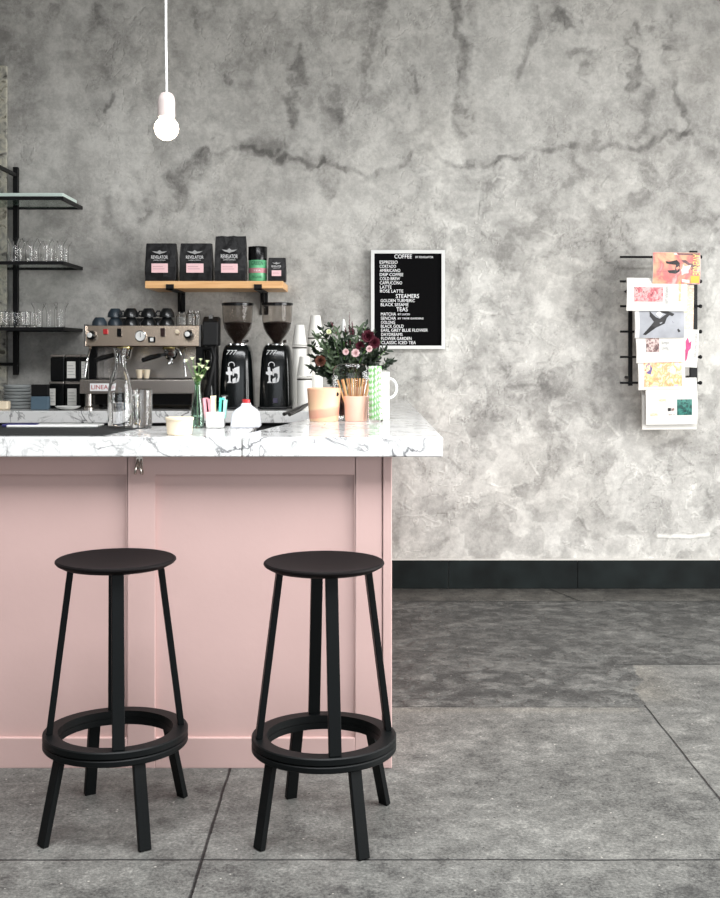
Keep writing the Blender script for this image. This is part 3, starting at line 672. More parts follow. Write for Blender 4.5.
def magazine(x0, y0, x1, y1, D, rot, label, m_cover, thick=0.006, extras=(), bow=0.012):
    W = (x1-x0)*D/F; Hh = (y1-y0)*D/F
    t = thing('magazine', label, 'magazine', (px((x0+x1)/2, D), D, pz((y0+y1)/2, D)), 0, 'magazines on the wall rack')
    t.rotation_euler = (0, math.radians(rot), 0)
    n = 9; prof = []
    def yb(z): return -bow*(1-(2*z/Hh)**2)
    f_ = [(yb(-Hh/2+Hh*i/(n-1)), -Hh/2+Hh*i/(n-1)) for i in range(n)]
    prof = f_+[(y+thick, z) for y, z in f_[::-1]]
    MB().prism([(y, z) for y, z in prof], -W/2, W/2, 'x').build('pages', M_paper, t)
    def patch(u0, v0, u1, v1, m, nm, lift=0.0006):   # fractions of the cover from its top left
        mm = MB(); vs = []; k = 7
        for i in range(k):
            z = Hh/2-Hh*(v0+(v1-v0)*i/(k-1)); vs += [(-W/2+W*u0, yb(z)-lift, z), (-W/2+W*u1, yb(z)-lift, z)]
        mm.add(vs, [(2*i, 2*i+1, 2*i+3, 2*i+2) for i in range(k-1)], True); mm.build(nm, m, t)
    if m_cover: patch(0.005, 0.005, 0.995, 0.995, m_cover, 'cover')
    for e in extras:
        if e[0] == 'p': patch(*e[1:5], e[5], e[6], e[7] if len(e) > 7 else 0.0011)
        elif e[0] == 'poly':
            mm = MB(); vs = [(-W/2+W*u, yb(Hh/2-Hh*v)-e[3], Hh/2-Hh*v) for u, v in e[1]]; mm.add(vs, [tuple(range(len(vs)))]); mm.build(e[4], e[2], t)
        elif e[0] == 't':   # text upright: (body,u,v,w,h,mat)
            z = Hh/2-Hh*e[3]; text(e[1], e[4]*W, e[5]*Hh, e[6], t, (-W/2+W*e[2], yb(z)-0.0016, z), name='lettering')
        elif e[0] == 'r':   # text reading downwards
            z = Hh/2-Hh*e[3]; text(e[1], e[5]*Hh, e[4]*W, e[6], t, (-W/2+W*e[2], -bow-0.0016, z), (PI/2, PI/2, 0), name='lettering')
    return t
cv1 = photo('sunset_red_photo_print', [rgb(236,190,150), rgb(222,160,130), rgb(190,110,110), rgb(226,176,170)], 12)
cvd = mat('ink_black', rgb(30, 28, 30), 0.4); cvw = mat('cover_white', rgb(218, 216, 212), 0.4); cvy = mat('mustard_ink', rgb(222, 180, 70), .5)
cvp = photo('rose_portrait_print', [rgb(120,60,66), rgb(200,110,116), rgb(235,180,178), rgb(90,70,70)], 40)
cvg = mat('silver_grey_print', rgb(160, 162, 168), 0.35, var=0.18, vscale=12); cvf = photo('cream_floral_print', [rgb(240,228,206), rgb(242,224,200), rgb(226,180,160), rgb(240,230,210), rgb(150,150,120)], 60)
cvb = photo('dark_portrait_print', [rgb(50,40,42), rgb(120,90,88), rgb(210,190,184), rgb(60,50,52)], 50)
cvm = mat('magenta_ink', rgb(190, 62, 120), .5, var=0.3, vscale=60); cvo = photo('orange_lilac_print', [rgb(190,170,220), rgb(244,214,150), rgb(238,150,110), rgb(250,226,190), rgb(226,110,90)], 26)
cvt = photo('dark_teal_print', [rgb(14,44,44), rgb(20,80,74), rgb(60,130,118), rgb(14,40,44)], 30)
cvgold = mat('pale_gold_ink', rgb(214,196,130), .5); cvlil = mat('lilac_ink', rgb(96, 84, 140), .5); cvgr = mat('grey_ink', rgb(150,150,150), .5); cvbr=mat('brown_print', rgb(110,74,62), .5)
magazine(683, 285, 693.5, 335, 6.335, 1, 'cream floral magazine standing behind the grey one with the bird', cvf, bow=0.004)
magazine(671, 329, 698, 367, 6.325, 3, 'white magazine with a magenta flower at the right of the rack', None, extras=[('poly', [(.52,.32),(.60,.22),(.66,.36),(.74,.30),(.72,.50),(.64,.58),(.60,.80),(.50,.88),(.46,.66),(.54,.52)], cvm, 0.0012, 'magenta_flower'), ('r','FIELD NOTES',.86,.12,.08,.6,cvgr)], bow=0.004)
magazine(663, 318, 690, 334, 6.33, 2, 'pale patterned magazine edge peeking out under the grey bird cover', cvf, bow=0.003)
magazine(642, 381, 696.5, 429.5, 6.335, -0.5, 'white magazine behind, bottom edge showing under the lowest magazine', None, 0.014, bow=0.004)
magazine(645.5, 378, 697, 424.5, 6.305, -1, 'lowest magazine, white cover with a dark teal picture', None, 0.012, extras=[('p',.60,.46,.89,.80,cvt,'teal_picture'),('p',.42,.64,.48,.71,cvd,'small_picture'),('p',.49,.64,.545,.71,cvb,'small_picture'),
    ('t','HOME',.25,.50,.14,.05,cvgold),('t','AUTUMN',.08,.81,.14,.06,cvgold),('t','NO. 12',.44,.80,.11,.03,cvbr)])
magazine(638, 359, 684.5, 389.5, 6.29, -1.5, 'magazine with orange, yellow and lilac artwork, above the lowest white one', None, 0.007, extras=[('p',.12,.06,.93,.90,cvo,'artwork'),('poly',[(.17,.2),(.24,.12),(.30,.30),(.26,.5),(.18,.46)],cvlil,0.0016,'lilac_shape'),('poly',[(.68,.30),(.74,.22),(.80,.34),(.76,.5),(.69,.46)],cvw,0.0016,'pale_shape')])
magazine(636, 336, 684.5, 362.5, 6.275, -1.5, 'white magazine with a small dark portrait at its top', None, 0.007, extras=[('p',.20,.02,.47,.60,cvb,'portrait'),('t','Simple\nLiving',.52,.56,.16,.38,cvgr)])
magazine(634.5, 308, 684, 338, 6.26, -0.5, 'magazine with silvery grey cover of a flying bird', cvg, 0.007, extras=[('p',.01,.02,.09,.98,cvw,'white_spine'),
    ('poly',[(.30,.10),(.42,.30),(.50,.36),(.62,.22),(.74,.18),(.64,.34),(.60,.52),(.42,.66),(.22,.90),(.16,.88),(.32,.58),(.38,.46),(.30,.28)],cvd,0.0016,'bird'),
    ('poly',[(.48,.12),(.58,.04),(.80,.20),(.76,.28)],cvd,0.0016,'bird_wing'),('poly',[(.42,.2),(.5,.08),(.56,.22),(.50,.32)],cvw,0.0018,'bird_breast'),('poly',[(.74,.42),(.92,.78),(.88,.82)],cvd,0.0016,'branch')])
magazine(626.5, 278, 686.5, 311, 6.24, 0.6, 'widest white magazine with a rose coloured picture', None, 0.008, extras=[('p',.12,.28,.60,.72,cvp,'rose_picture'),('r','KINFOLK LIFE',.64,.26,.05,.52,cvgr),('r','winter issue',.86,.10,.05,.60,cvy)])
magazine(652.5, 252.5, 700, 284, 6.23, 0.8, 'topmost magazine, sunset red cover with yellow lettering', cv1, 0.008, extras=[
    ('poly',[(.52,.02),(.98,.02),(.98,.42),(.80,.55),(.62,.30)],mat('dusky_print',rgb(112,84,88),.4,var=.3,vscale=30),0.0009,'dark_sky'),
    ('poly',[(.26,.28),(.34,.30),(.50,.24),(.56,.34),(.56,.60),(.48,.68),(.34,.66),(.30,.58),(.46,.56),(.48,.40),(.36,.38),(.28,.36)],cvd,0.0014,'dark_figure'),
    ('poly',[(.44,.02),(.50,.02),(.66,.44),(.80,.40),(.74,.58),(.78,.96),(.62,.94),(.60,.60)],cvw,0.0016,'white_figure'),
    ('p',.80,.74,.98,.96,cvy,'mustard_corner'),('p',.06,.34,.30,.345,cvbr,'rule_line'),('p',.06,.62,.30,.625,cvbr,'rule_line'),('r','AVENUE',.83,.05,.15,.66,mat('pale_yellow_ink',rgb(244,214,130),.4))])

# ------------------------------------------------------------------ steel shelving at the left with glasses
t = thing('steel_shelving', 'black steel wall shelving with glass boards at the left edge', 'shelving', (-2.3, 6.07, 1.2))
ox, oy, oz = -2.3, 6.07, 1.2
XRt = -1.571
def bar2(m, a, b_, s=0.009): 
    x0, x1 = sorted((a[0], b_[0])); y0, y1 = sorted((a[1], b_[1])); z0, z1 = sorted((a[2], b_[2])); m.box(x0-s-ox, x1+s-ox, y0-s-oy, y1+s-oy, z0-s-oz, z1+s-oz)
xp_ = px(15.5, 6.46)
up = MB(); up.box(xp_-0.014-ox, xp_+0.014-ox, 6.455-oy, 6.485-oy, pz(375, 6.46)-oz, pz(167, 6.46)-oz); up.build('upright', M_iron, t, bevel=0.002)
up = MB(); up.box(-2.76-0.014-ox, -2.76+0.014-ox, 6.455-oy, 6.485-oy, pz(375, 6.46)-oz, pz(167, 6.46)-oz); up.build('upright', M_iron, t, bevel=0.002)
m = MB(); bar2(m, (xp_, 6.08, 2.335), (xp_, 6.46, 2.335)); bar2(m, (xp_, 6.08, 1.46), (xp_, 6.08, 2.335), 0.006); bar2(m, (xp_-0.8, 6.47, 1.27), (xp_, 6.47, 1.27)); m.build('side_frame', M_iron, t)
M_board = glass('pale_green_shelf_glass', rgb(206, 226, 216))
M_mint = mat('frosted_mint_glass', rgb(222, 238, 230), 0.3, trans=0.1)
for i, z in enumerate((2.155, 1.812, 1.462)):
    m = MB(); bar2(m, (-2.9, 6.08, z), (XRt-0.01, 6.08, z)); bar2(m, (-2.9, 6.49, z), (XRt-0.01, 6.49, z)); bar2(m, (XRt-0.01, 6.09, z), (XRt-0.01, 6.48, z)); bar2(m, (-2.9, 6.09, z), (-2.9, 6.48, z))
    s_ = m.build('shelf_frame', M_iron, t)
    mm = MB().box(-2.89-ox, XRt-0.022-ox, 6.09-oy, 6.48-oy, z-0.002-oz, z+0.006-oz)
    mm.build('shelf_board', M_board if i < 2 else M_iron, t)
o = MB().box(-0.4, 0.0, 0, 0.30, 0, 0.022).build('glass_tray', M_mint, loc=(px(64, 6.1)-0.005, 6.1, 2.1645), bevel=0.003)
tag(o, 'pale mint glass tray lying on the topmost black shelf', 'tray')
# glasses
def flared(label, x, y, z):
    pr = [(0.0005, 0), (0.021, 0), (0.0225, 0.002), (0.0225, 0.088), (0.026, 0.104), (0.036, 0.120), (0.040, 0.131), (0.0390, 0.1315), (0.0348, 0.121), (0.0248, 0.1055), (0.0213, 0.089), (0.0212, 0.006), (0.0005, 0.005)]
    o = MB().lathe(pr, 28, None, False).build('flared_glass', M_glass, loc=(x, y, z)); return tag(o, label, 'glass', None)
def tumbler(x, y, z, r=0.034, h=0.085):
    pr = [(0.0005, 0), (r*0.86, 0), (r*0.9, 0.003), (r, h-0.001), (r-0.0012, h), (r-0.002, h-0.001), (r*0.86, 0.012), (0.0005, 0.010)]
    return MB().lathe(pr, 28, None, False).build('tumbler', M_glass, loc=(x, y, z))
g0 = None
names = ['first', 'second', 'third', 'fourth', 'fifth']
zf = 1.8185
fr_px = [14, 29.5, 45, 59.5]
for row, D in ((0, 6.17), (1, 6.34)):
    for i, u in enumerate(fr_px):
        x = px(u+(row*5), D)
        lab = '%s from the right in the %s row of flared glasses, middle shelf' % (['last (fourth)', 'third', 'second', 'first'][i], ['front', 'back'][row])
        if i == 3: lab = 'flared glass at the right end of the %s row, middle shelf' % ['front', 'back'][row]
        if i == 0: lab = 'flared glass at the left end of the %s row, middle shelf' % ['front', 'back'][row]
        if g0 is None: g0 = flared(lab, x, D, zf); g0['group'] = 'flared glasses on the middle shelf'
        else: dup(g0, (x, D, zf), label=lab)
zf = 1.4715
for i, (u, D) in enumerate(((38.5, 6.15), (50.5, 6.26), (61, 6.15))):
    dup(g0, (px(u, D), D, zf), label=['flared glass on the lowest shelf, next to the straight tumblers', 'middle one of three flared glasses on the lowest shelf', 'flared glass at the right end of the lowest shelf'][i], group='flared glasses on the lowest shelf')
tb = None
for i, (u, D) in enumerate(((4, 6.15), (15, 6.24), (24.5, 6.15), (31.5, 6.28))):
    lab = ['clear tumbler at the far left of the lowest shelf', 'clear tumbler in front of the black upright on the lowest shelf', 'clear tumbler just right of the upright, front of the lowest shelf', 'clear tumbler set back between other tumblers and flared glasses'][i]
    if tb is None: tb = tumbler(px(u, D), D, zf); tag(tb, lab, 'glass', 'tumblers on the lowest shelf')
    else: dup(tb, (px(u, D), D, zf), label=lab)
# weathered mirror frame at the left edge
t = thing('wall_mirror', 'tall antiqued mirror with weathered frame, at the left edge of the wall', 'mirror', (-2.35, 6.49, pz(405, 6.48)))
zt2 = pz(66, 6.48)-pz(405, 6.48); xr = px(7.2, 6.48)+2.35
M_old = photo('weathered_silver_frame', [rgb(70,66,60), rgb(150,148,140), rgb(190,186,170), rgb(96,90,78)], 18, 0.5)
m = MB(); m.box(xr-0.05, xr, -0.022, 0, 0, zt2); m.box(-0.4, -0.35, -0.022, 0, 0, zt2); m.box(-0.35, xr-0.05, -0.022, 0, zt2-0.05, zt2); m.box(-0.35, xr-0.05, -0.022, 0, 0, 0.05); m.build('frame', M_old, t, bevel=0.004)
MB().box(-0.35, xr-0.05, -0.01, -0.002, 0.05, zt2-0.05).build('mirror_glass', M_chrome, t)

# ------------------------------------------------------------------ espresso machine
ED = 5.95; es = F/ED
t = thing('espresso_machine', 'two group steel espresso machine with black handles on the back worktop', 'coffee machine', (px(143, ED), ED, BT))
def ex(x): return px(x, ED)-px(143, ED)
def ez(y): return pz(y, ED)-BT
zT, zB = ez(325.5), ez(346)
m = MB(); m.box(ex(85), ex(200.5), 0.035, 0.42, zB+0.012, zT-0.004); m.build('upper_body', M_steel, t, bevel=0.006)
m = MB(); m.prism([(0.0, zB), (0.012, zB-0.004), (0.035, zB+0.004), (0.035, zT), (0.016, zT)], ex(85.5), ex(199), 'x'); m.build('front_panel', M_warmrefl, t, bevel=0.002)
for q0, q1 in ((84, 85.8), (199.3, 200.8)): MB().box(ex(q0), ex(q1), -0.004, 0.42, zB-0.004, zT+0.006).build('side_cheek', M_chrome, t, bevel=0.001)
m = MB(); m.prism([(0.25, ez(393)), (0.27, zB+0.012), (0.42, zB+0.012), (0.42, ez(393))], ex(86), ex(200), 'x'); m.build('back_splash', M_steel, t)
for xa, xb in ((84, 93), (193, 201)):
    m = MB(); m.box(ex(xa), ex(xb), 0.10, 0.30, ez(381), zB+0.012); m.build('side_column', M_dkplastic, t, bevel=0.006)
m = MB(); m.box(ex(81), ex(200), -0.03, 0.42, ez(393.5), ez(379.5)); dt = m.build('drip_tray_housing', M_steel, t, bevel=0.004)
m = MB()
for k in range(24): m.box(ex(84)+k*0.0246, ex(84)+k*0.0246+0.014, -0.015, 0.24, ez(379.5)+0.0005, ez(379.5)+0.004)
m.build('drip_grid', M_dkplastic, t)
pl = MB().box(ex(91.5), ex(111), -0.034, -0.0305, ez(390.8), ez(383.3)).build('name_plate', M_print, t)
text('LINEA', ex(109.5)-ex(93), 0.022, M_red, pl, (ex(93), -0.0345, ez(389)), name='red_lettering')
m = MB(); m.box(ex(88), ex(197), 0.05, 0.40, ez(405), ez(393.5)+0.001); m.build('lower_body', M_dkplastic, t)
for xx, yy in ((88, 0.02), (194, 0.02), (88, 0.36), (194, 0.36)):
    MB().lathe([(0.026, 0), (0.026, 0.012), (0.018, 0.02), (0.016, ez(393.4))], 20, Matrix.Translation((ex(xx), yy, 0.0))).build('foot', M_steel if yy < 0.1 else M_dkplastic, t)
# dials, switches
def knob(xx, yy, nm='steam_knob'):
    M = Matrix.Translation((ex(xx), 0.006, ez(yy))) @ Matrix.Rotation(PI/2, 4, 'X')
    k = MB().lathe([(0.026, 0), (0.026, 0.018), (0.020, 0.036), (0.014, 0.040)], 24, M).build(nm, M_dkplastic, t)
    MB().lathe([(0.013, 0.0), (0.013, 0.005), (0.009, 0.007)], 20, Matrix.Translation((ex(xx-0.8), -0.0345, ez(yy-0.3))) @ Matrix.Rotation(PI/2, 4, 'X')).build('knob_cap', M_white, k)
knob(92, 335.5); knob(189, 334.5)
MB().box(ex(103.2), ex(107.5), -0.002, 0.012, ez(334), ez(329)).build('red_switch', M_red, t, bevel=0.001)
MB().box(ex(117), ex(121.5), -0.003, 0.012, ez(336.5), ez(328.5)).build('dose_keypad', M_dkplastic, t, bevel=0.002)
MB().box(ex(160.5), ex(165), -0.003, 0.012, ez(336.5), ez(328)).build('dose_keypad', mat('dark_brown_plastic', rgb(40,22,20), .3), t, bevel=0.002)
M = Matrix.Translation((ex(140.5), 0.008, ez(336))) @ Matrix.Rotation(PI/2, 4, 'X')
gg = MB().lathe([(0.029, 0), (0.029, 0.012), (0.025, 0.014), (0.0245, 0.011)], 32, M).build('pressure_gauge', M_chrome, t)
dl = MB().lathe([(0.0245, 0), (0.0245, 0.0115)], 32, M).build('gauge_face', M_white, gg)
MB().box(ex(140.5)-0.0012, ex(140.5)+0.0012, -0.0052, -0.004, ez(336)-0.006, ez(336)+0.018).build('needle', M_dkplastic, gg)
bt = MB().box(ex(148.3), ex(155.5), -0.003, 0.012, ez(342.3), ez(336.8)).build('brew_switch', M_dkplastic, t, bevel=0.001)
MB().box(ex(150.3), ex(153.6), -0.006, -0.003, ez(341.3), ez(337.8)).build('switch_cap', M_white, bt)
MB().lathe([(0.012, 0), (0.012, 0.012), (0.008, 0.016)], 20, Matrix.Translation((ex(177), 0.008, ez(332))) @ Matrix.Rotation(PI/2, 4, 'X')).build('indicator_button', M_cream, t)
# groups and portafilters
M_brass = mat('pale_brass', rgb(222, 204, 140), 0.25, metal=1)
for i, xx in enumerate((121.5, 168.5)):
    gx = ex(xx); gy = 0.075
    g = MB().lathe([(0.036, ez(352)), (0.040, ez(350)), (0.040, ez(347.5)), (0.032, zB), (0.032, zB+0.03)], 28, Matrix.Translation((gx, gy, 0))).build('group_head', M_chrome, t)
    MB().lathe([(0.041, ez(349.6)), (0.043, ez(349)), (0.043, ez(347)), (0.041, ez(346.6))], 28, Matrix.Translation((gx, gy, 0))).build('brass_collar', M_brass, g)
    p = MB().lathe([(0.012, ez(360)), (0.024, ez(359)), (0.034, ez(356)), (0.036, ez(352.2))], 28, Matrix.Translation((gx, gy, 0))).build('portafilter', M_chrome, t)
    MB().tube([(gx-0.025, gy-0.02, ez(354.5)), (gx-0.05, gy-0.07, ez(355.5)), (gx-0.085, gy-0.13, ez(357.5)), (gx-0.115, gy-0.17, ez(360))], [0.007, 0.012, 0.014, 0.012], 12).build('handle', M_dkplastic, p)
    MB().tube([(gx, gy, ez(360)), (gx, gy-0.01, ez(362)), (gx-0.012, gy-0.015, ez(364))], 0.006, 8).tube([(gx, gy, ez(360)), (gx+0.012, gy-0.015, ez(364))], 0.006, 8).build('spout', M_chrome, p)
for sgn, xx in ((-1, 89), (1, 184)):
    MB().tube([(ex(xx), 0.04, zB+0.005), (ex(xx)+0.004, -0.01, ez(352)), (ex(xx+1*sgn), -0.03, ez(362)), (ex(xx+2.5*sgn), -0.035, ez(376))], 0.0055, 10).build('steam_wand', M_chrome, t)
MB().tube([(ex(175), 0.05, zB+0.005), (ex(176), -0.005, ez(349)), (ex(180), -0.02, ez(350)), (ex(182), -0.02, ez(356))], 0.007, 10).build('water_spout', M_chrome, t)
# small cream espresso cups on the drip tray
c0 = None
for i, xx in enumerate((138.5, 145.5)):
    lab = ['left one of two tiny cream cups on the drip tray of the coffee machine', 'right one of two tiny cream cups on the drip tray of the coffee machine'][i]
    if c0 is None:
        c0 = MB().lathe([(0.0005, 0), (0.013, 0), (0.020, 0.046), (0.0185, 0.046), (0.012, 0.004), (0.0005, 0.004)], 24, None, False).build('espresso_cup', M_cream, loc=(px(xx, 6.0), 6.03, pz(379.5, ED)+0.0045)); tag(c0, lab, 'cup', 'small cups on the drip tray')
    else: dup(c0, (px(xx, 6.0), 6.03, pz(379.5, ED)+0.0045), label=lab)
# black cups lying and stacked on the machine
M_cupblk = mat('charcoal_glaze', rgb(16, 18, 20), 0.3, coat=0.3); M_cupblue = mat('slate_blue_glaze', rgb(46, 56, 64), 0.35)
ztop = BT+zT-0.003
def black_cup(x, y, z, label, m, r=0.045, rx=0.0, ry=0.0, rz=0):
    t = thing('coffee_cup', label, 'cup', (x, y, z), 0, 'dark cups on top of the coffee machine'); t.rotation_euler = (rx, ry, rz)
    h = r*1.15
    # stands upside down on its rim
    MB().lathe([(r, 0), (r*0.985, 0.003), (r*0.93, h*0.5), (r*0.62, h*0.93), (r*0.55, h), (r*0.45, h*1.0), (r*0.45, h*0.96), (r*0.0005+.0005, h*0.95)], 32, None, False).lathe([(r, 0), (r*0.92, 0.002), (r*0.86, h*0.5), (r*0.5, h*0.88), (0.0005, h*0.9)], 32, None, False).build('bowl', m, t)
    MB().tube([(r*0.92, 0, h*0.15), (r*1.25, 0, h*0.15), (r*1.42, 0, h*0.4), (r*1.25, 0, h*0.68), (r*0.84, 0, h*0.68)], 0.0045, 8).build('handle', m, t)
    return t
for i, (u, D, hgt, mm, rz, lab) in enumerate((
    (99.5, 6.05, 0, M_cupblue, 1.7, 'slate blue cup upside down at the left end of the machine top'),
    (115.3, 6.07, 0, M_cupblue, 1.8, 'slate blue cup second from the left on the machine top'),
    (131, 6.04, 0, M_cupblk, 1.2, 'charcoal cup on the machine top above the gauge, left of the last two'),
    (148.5, 6.04, 0, M_cupblk, 1.5, 'charcoal cup in the middle of the front row on the machine top'),
    (167, 6.04, 0, M_cupblk, 1.9, 'charcoal cup on the machine top just left of the clear jars'),
    (122, 6.20, 0, M_cupblk, 1.9, 'charcoal cup in the back row on the machine top, leftmost of three'),
    (140, 6.20, 0, M_cupblk, 1.4, 'charcoal cup in the back row on the machine top, middle of three'),
    (158, 6.20, 0, M_cupblk, 0.9, 'charcoal cup in the back row on the machine top, beside the jars'))):
    black_cup(px(u, D), D, ztop+0.0005, lab, mm, r=0.041, rz=rz)
for u, D, rz, lab in ((131, 6.04, 3.4, 'upper charcoal cup stacked above the pressure gauge side of the machine'), (148.5, 6.04, 2.9, 'upper charcoal cup in the middle of the three stacked ones'), (167, 6.04, 3.3, 'upper charcoal cup stacked nearest the clear jars'), (115.3, 6.07, 2.4, 'upper slate blue cup stacked at the left of the charcoal ones')):
    black_cup(px(u, D), D, ztop+0.001+0.041*1.15, lab, M_cupblue if u == 115.3 else M_cupblk, r=0.041, rz=rz)
for i, (u, D, w, h) in enumerate(((182, 6.02, .030, .075), (191, 6.0, .0255, .082), (196.5, 6.13, .024, .085))):
    lab = ['clear glass jar on the coffee machine, next to the charcoal cups', 'clear glass jar in front at the right end of the machine top', 'clear glass jar behind at the right end of the machine top'][i]
    o = MB().lathe([(0.0005, 0), (w*0.9, 0), (w, 0.004), (w, h*0.72), (w*0.7, h*0.85), (w*0.72, h), (w*0.66, h), (w*0.63, h*0.86), (w*0.92, h*0.70), (w*0.92, 0.008), (0.0005, 0.006)], 28, None, False).build('glass_jar', M_glass, loc=(px(u, D), D, ztop+0.0005)); tag(o, lab, 'jar', 'clear jars on the coffee machine')

# ------------------------------------------------------------------ black brewer beside the machine
BD = 5.96
t = thing('filter_brewer', 'tall matt black coffee brewer between the espresso machine and the grinders', 'coffee brewer', (px(210, BD), BD, BT+0.0005))
bz = lambda y: pz(y, BD)-BT; bxx = lambda x: px(x, BD)-px(210, BD)
MB().box(bxx(202.3), bxx(213.8), 0, 0.24, 0, 0.03).build('base', M_iron, t, bevel=0.004)
MB().box(bxx(203), bxx(213.5), 0.12, 0.23, 0.03, bz(345)).build('column', M_iron, t, bevel=0.01)
MB().prism([(-0.02, bz(346)), (0.0, bz(322)), (0.05, bz(316.5)), (0.10, bz(317)), (0.10, bz(346))], bxx(202.3), bxx(218.5), 'x').build('head', M_iron, t, bevel=0.008)
MB().box(bxx(208), bxx(212), 0.03, 0.09, bz(318.5), bz(315)).build('tank_lid', M_chrome, t)
MB().lathe([(0.014, bz(372)), (0.028, bz(350)), (0.029, bz(346.5)), (0.020, bz(346.5))], 28, Matrix.Translation((bxx(208.2), 0.05, 0))).build('filter_basket', M_dkplastic, t)
MB().tube([(bxx(204), -0.005, bz(349)), (bxx(213), -0.03, bz(348)), (bxx(215), -0.03, bz(358)), (bxx(211), -0.03, bz(378)), (bxx(208), -0.03, bz(395))], 0.012, 10).build('arm', M_iron, t)
MB().lathe([(0.0005, 0.031), (0.026, 0.031), (0.028, 0.05), (0.027, 0.10), (0.020, 0.12), (0.022, 0.13), (0.0005, 0.13)], 28, Matrix.Translation((bxx(208.2), 0.05, 0)), False).build('jug', M_dkplastic, t)

# ------------------------------------------------------------------ grinders
GD = 6.10
def make_grinder(xc, label):
    t = thing('coffee_grinder', label, 'coffee grinder', (px(xc, GD), GD, BT+0.0005), 0, 'black grinders with clear hoppers')
    z = lambda y: pz(y, GD)-BT; s_ = GD/F
    n = 32; vs = []; fs = []; rows = [(410, 17.5, 0.115), (406, 17.5, 0.115), (396, 17.2, 0.112), (380, 16.7, 0.108), (362, 15.8, 0.10), (352, 14.6, 0.092), (347.5, 13.2, 0.082), (345.2, 11.6, 0.07)]
    for yy, hwid, hd in rows:
        for k in range(n):
            a = 2*PI*k/n; c, q = math.cos(a), math.sin(a); e = 0.55
            vs.append((math.copysign(abs(c)**e, c)*hwid*s_, 0.11+math.copysign(abs(q)**e, q)*hd, max(z(yy), 0.012)))
    for i in range(len(rows)-1):
        for k in range(n): k2 = (k+1) % n; fs.append((i*n+k, i*n+k2, (i+1)*n+k2, (i+1)*n+k))
    m = MB(); m.add(vs, fs, True); m.add(vs[:n], [tuple(range(n))[::-1]]); m.add(vs[-n:], [tuple(range(n))]); m.build('housing', M_grinder, t)
    MB().box(-0.09, 0.09, -0.045, 0.2, 0, 0.012).build('base_plate', M_dkplastic, t, bevel=0.003)
    MB().prism([(-0.07, -0.12), (0.07, -0.12), (0.085, -0.046), (-0.085, -0.046)], 0.0, 0.012).build('grounds_tray', M_dkplastic, t, bevel=0.003)
    MB().lathe([(0.060, z(345.4)), (0.060, z(343.8)), (0.045, z(343.2))], 32, Matrix.Translation((0.0, 0.11, 0))).build('steel_collar', M_chrome, t)
    cy = 0.11
    prof = [(0.024, z(343.4)), (0.032, z(339.5)), (0.056, z(334)), (0.073, z(328)), (0.080, z(321)), (0.083, z(312)), (0.084, z(305))]
    inner = [(r-0.003, zz+0.001) for r, zz in prof][::-1]
    hp = MB().lathe(prof+inner, 40, Matrix.Translation((0, cy, 0)), False).build('hopper', M_smoke, t)
    MB().lathe([(0.084, z(305)), (0.087, z(304.8)), (0.087, z(302.6)), (0.080, z(302))], 40, Matrix.Translation((0, cy, 0))).build('hopper_lid', M_dkplastic, hp)
    MB().lathe([(0.018, z(343)), (0.027, z(339.5)), (0.051, z(334)), (0.069, z(328)), (0.0755, z(322.5)), (0.050, z(321.5)), (0.0005, z(320.8))], 40, Matrix.Translation((0, cy, 0)), False).build('beans', M_beans, hp)
    MB().cyl((0.040, 0.06, z(341.5)), (0.060, 0.045, z(341)), 0.008, 10).build('hopper_latch', M_chrome, t)
    fy = lambda yy: 0.11-np.interp(yy, [345.2, 347.5, 352, 362, 380, 396, 406], [.07, .082, .092, .10, .108, .112, .115])
    text('777', 11*s_, 4.6*s_, M_print, t, (-9.5*s_, fy(353)-0.006, z(354.8)), name='lettering', shear=0.35)
    # emblem: ring, upright tool and cup block in white
    def pt(u, v): return (u*s_, z(v))
    yf = fy(378)-0.004; m = MB()
    ring = [(-4.0+3.3*math.cos(a), 365+3.2*math.sin(a)) for a in np.linspace(PI*0.9, PI*2.15, 14)]
    for a, b_ in zip(ring[:-1], ring[1:]):
        def inr(p): return (-4.0+(p[0]+4.0)*0.78, 365+(p[1]-365)*0.78)
        m.prism([pt(*a), pt(*b_), pt(*inr(b_)), pt(*inr(a))], yf-0.001, yf+0.0005, 'y')
    for poly in ([(-8,367),(-5.5,367),(-5,371),(-3,372),(-3,375),(-5,375),(-5,381),(-3.5,383),(-8.5,383),(-6.8,381),(-6.8,375.5),(-9.5,374),(-9.5,372),(-7.5,371.5)],
                 [(-1.4,368.3),(3.9,366.3),(4.1,377),(3.2,381.5),(0.8,383),(1.2,379.5),(2.4,377.5),(2.2,374.5),(0.6,373.2),(-1.4,373.6)], [(-3,379),(0.2,377.5),(0.4,383),(-3,383.3)], [(-3,369),(-1.6,369),(-1.6,376),(-2.6,376)]):
        m.prism([pt(*q) for q in poly], yf-0.001, yf+0.0005, 'y')
    m.build('white_emblem', M_print, t)
    return t
make_grinder(235.5, 'black coffee grinder with bean hopper, nearer the espresso machine')
g2 = make_grinder(275.5, 'black coffee grinder with bean hopper, next to the paper cup stacks')
MB().box(-0.012, 0.012, -0.012, -0.0075, 0.03, 0.055).build('display', mat('dim_violet_display', rgb(80,76,96), .3), g2)
# small knocked item beside first grinder
D = 5.93
t = thing('chrome_timer', 'small chrome and white timer standing in front of the left coffee grinder', 'timer', (px(224.5, D), D, BT+0.0005))
s_ = D/F
MB().box(-3.6*s_, 3.6*s_, 0, 0.03, 0, 0.006).box(-3.2*s_, 3.4*s_, 0, 0.03, 0.070, 0.078).build('stand', M_chrome, t, bevel=0.001)
MB().box(-2*s_, 1.2*s_, -0.002, 0.02, 0.006, 0.070).build('white_face', M_print, t); MB().box(1.2*s_, 3*s_, 0.004, 0.02, 0.006, 0.07).build('dark_side', M_dkplastic, t)

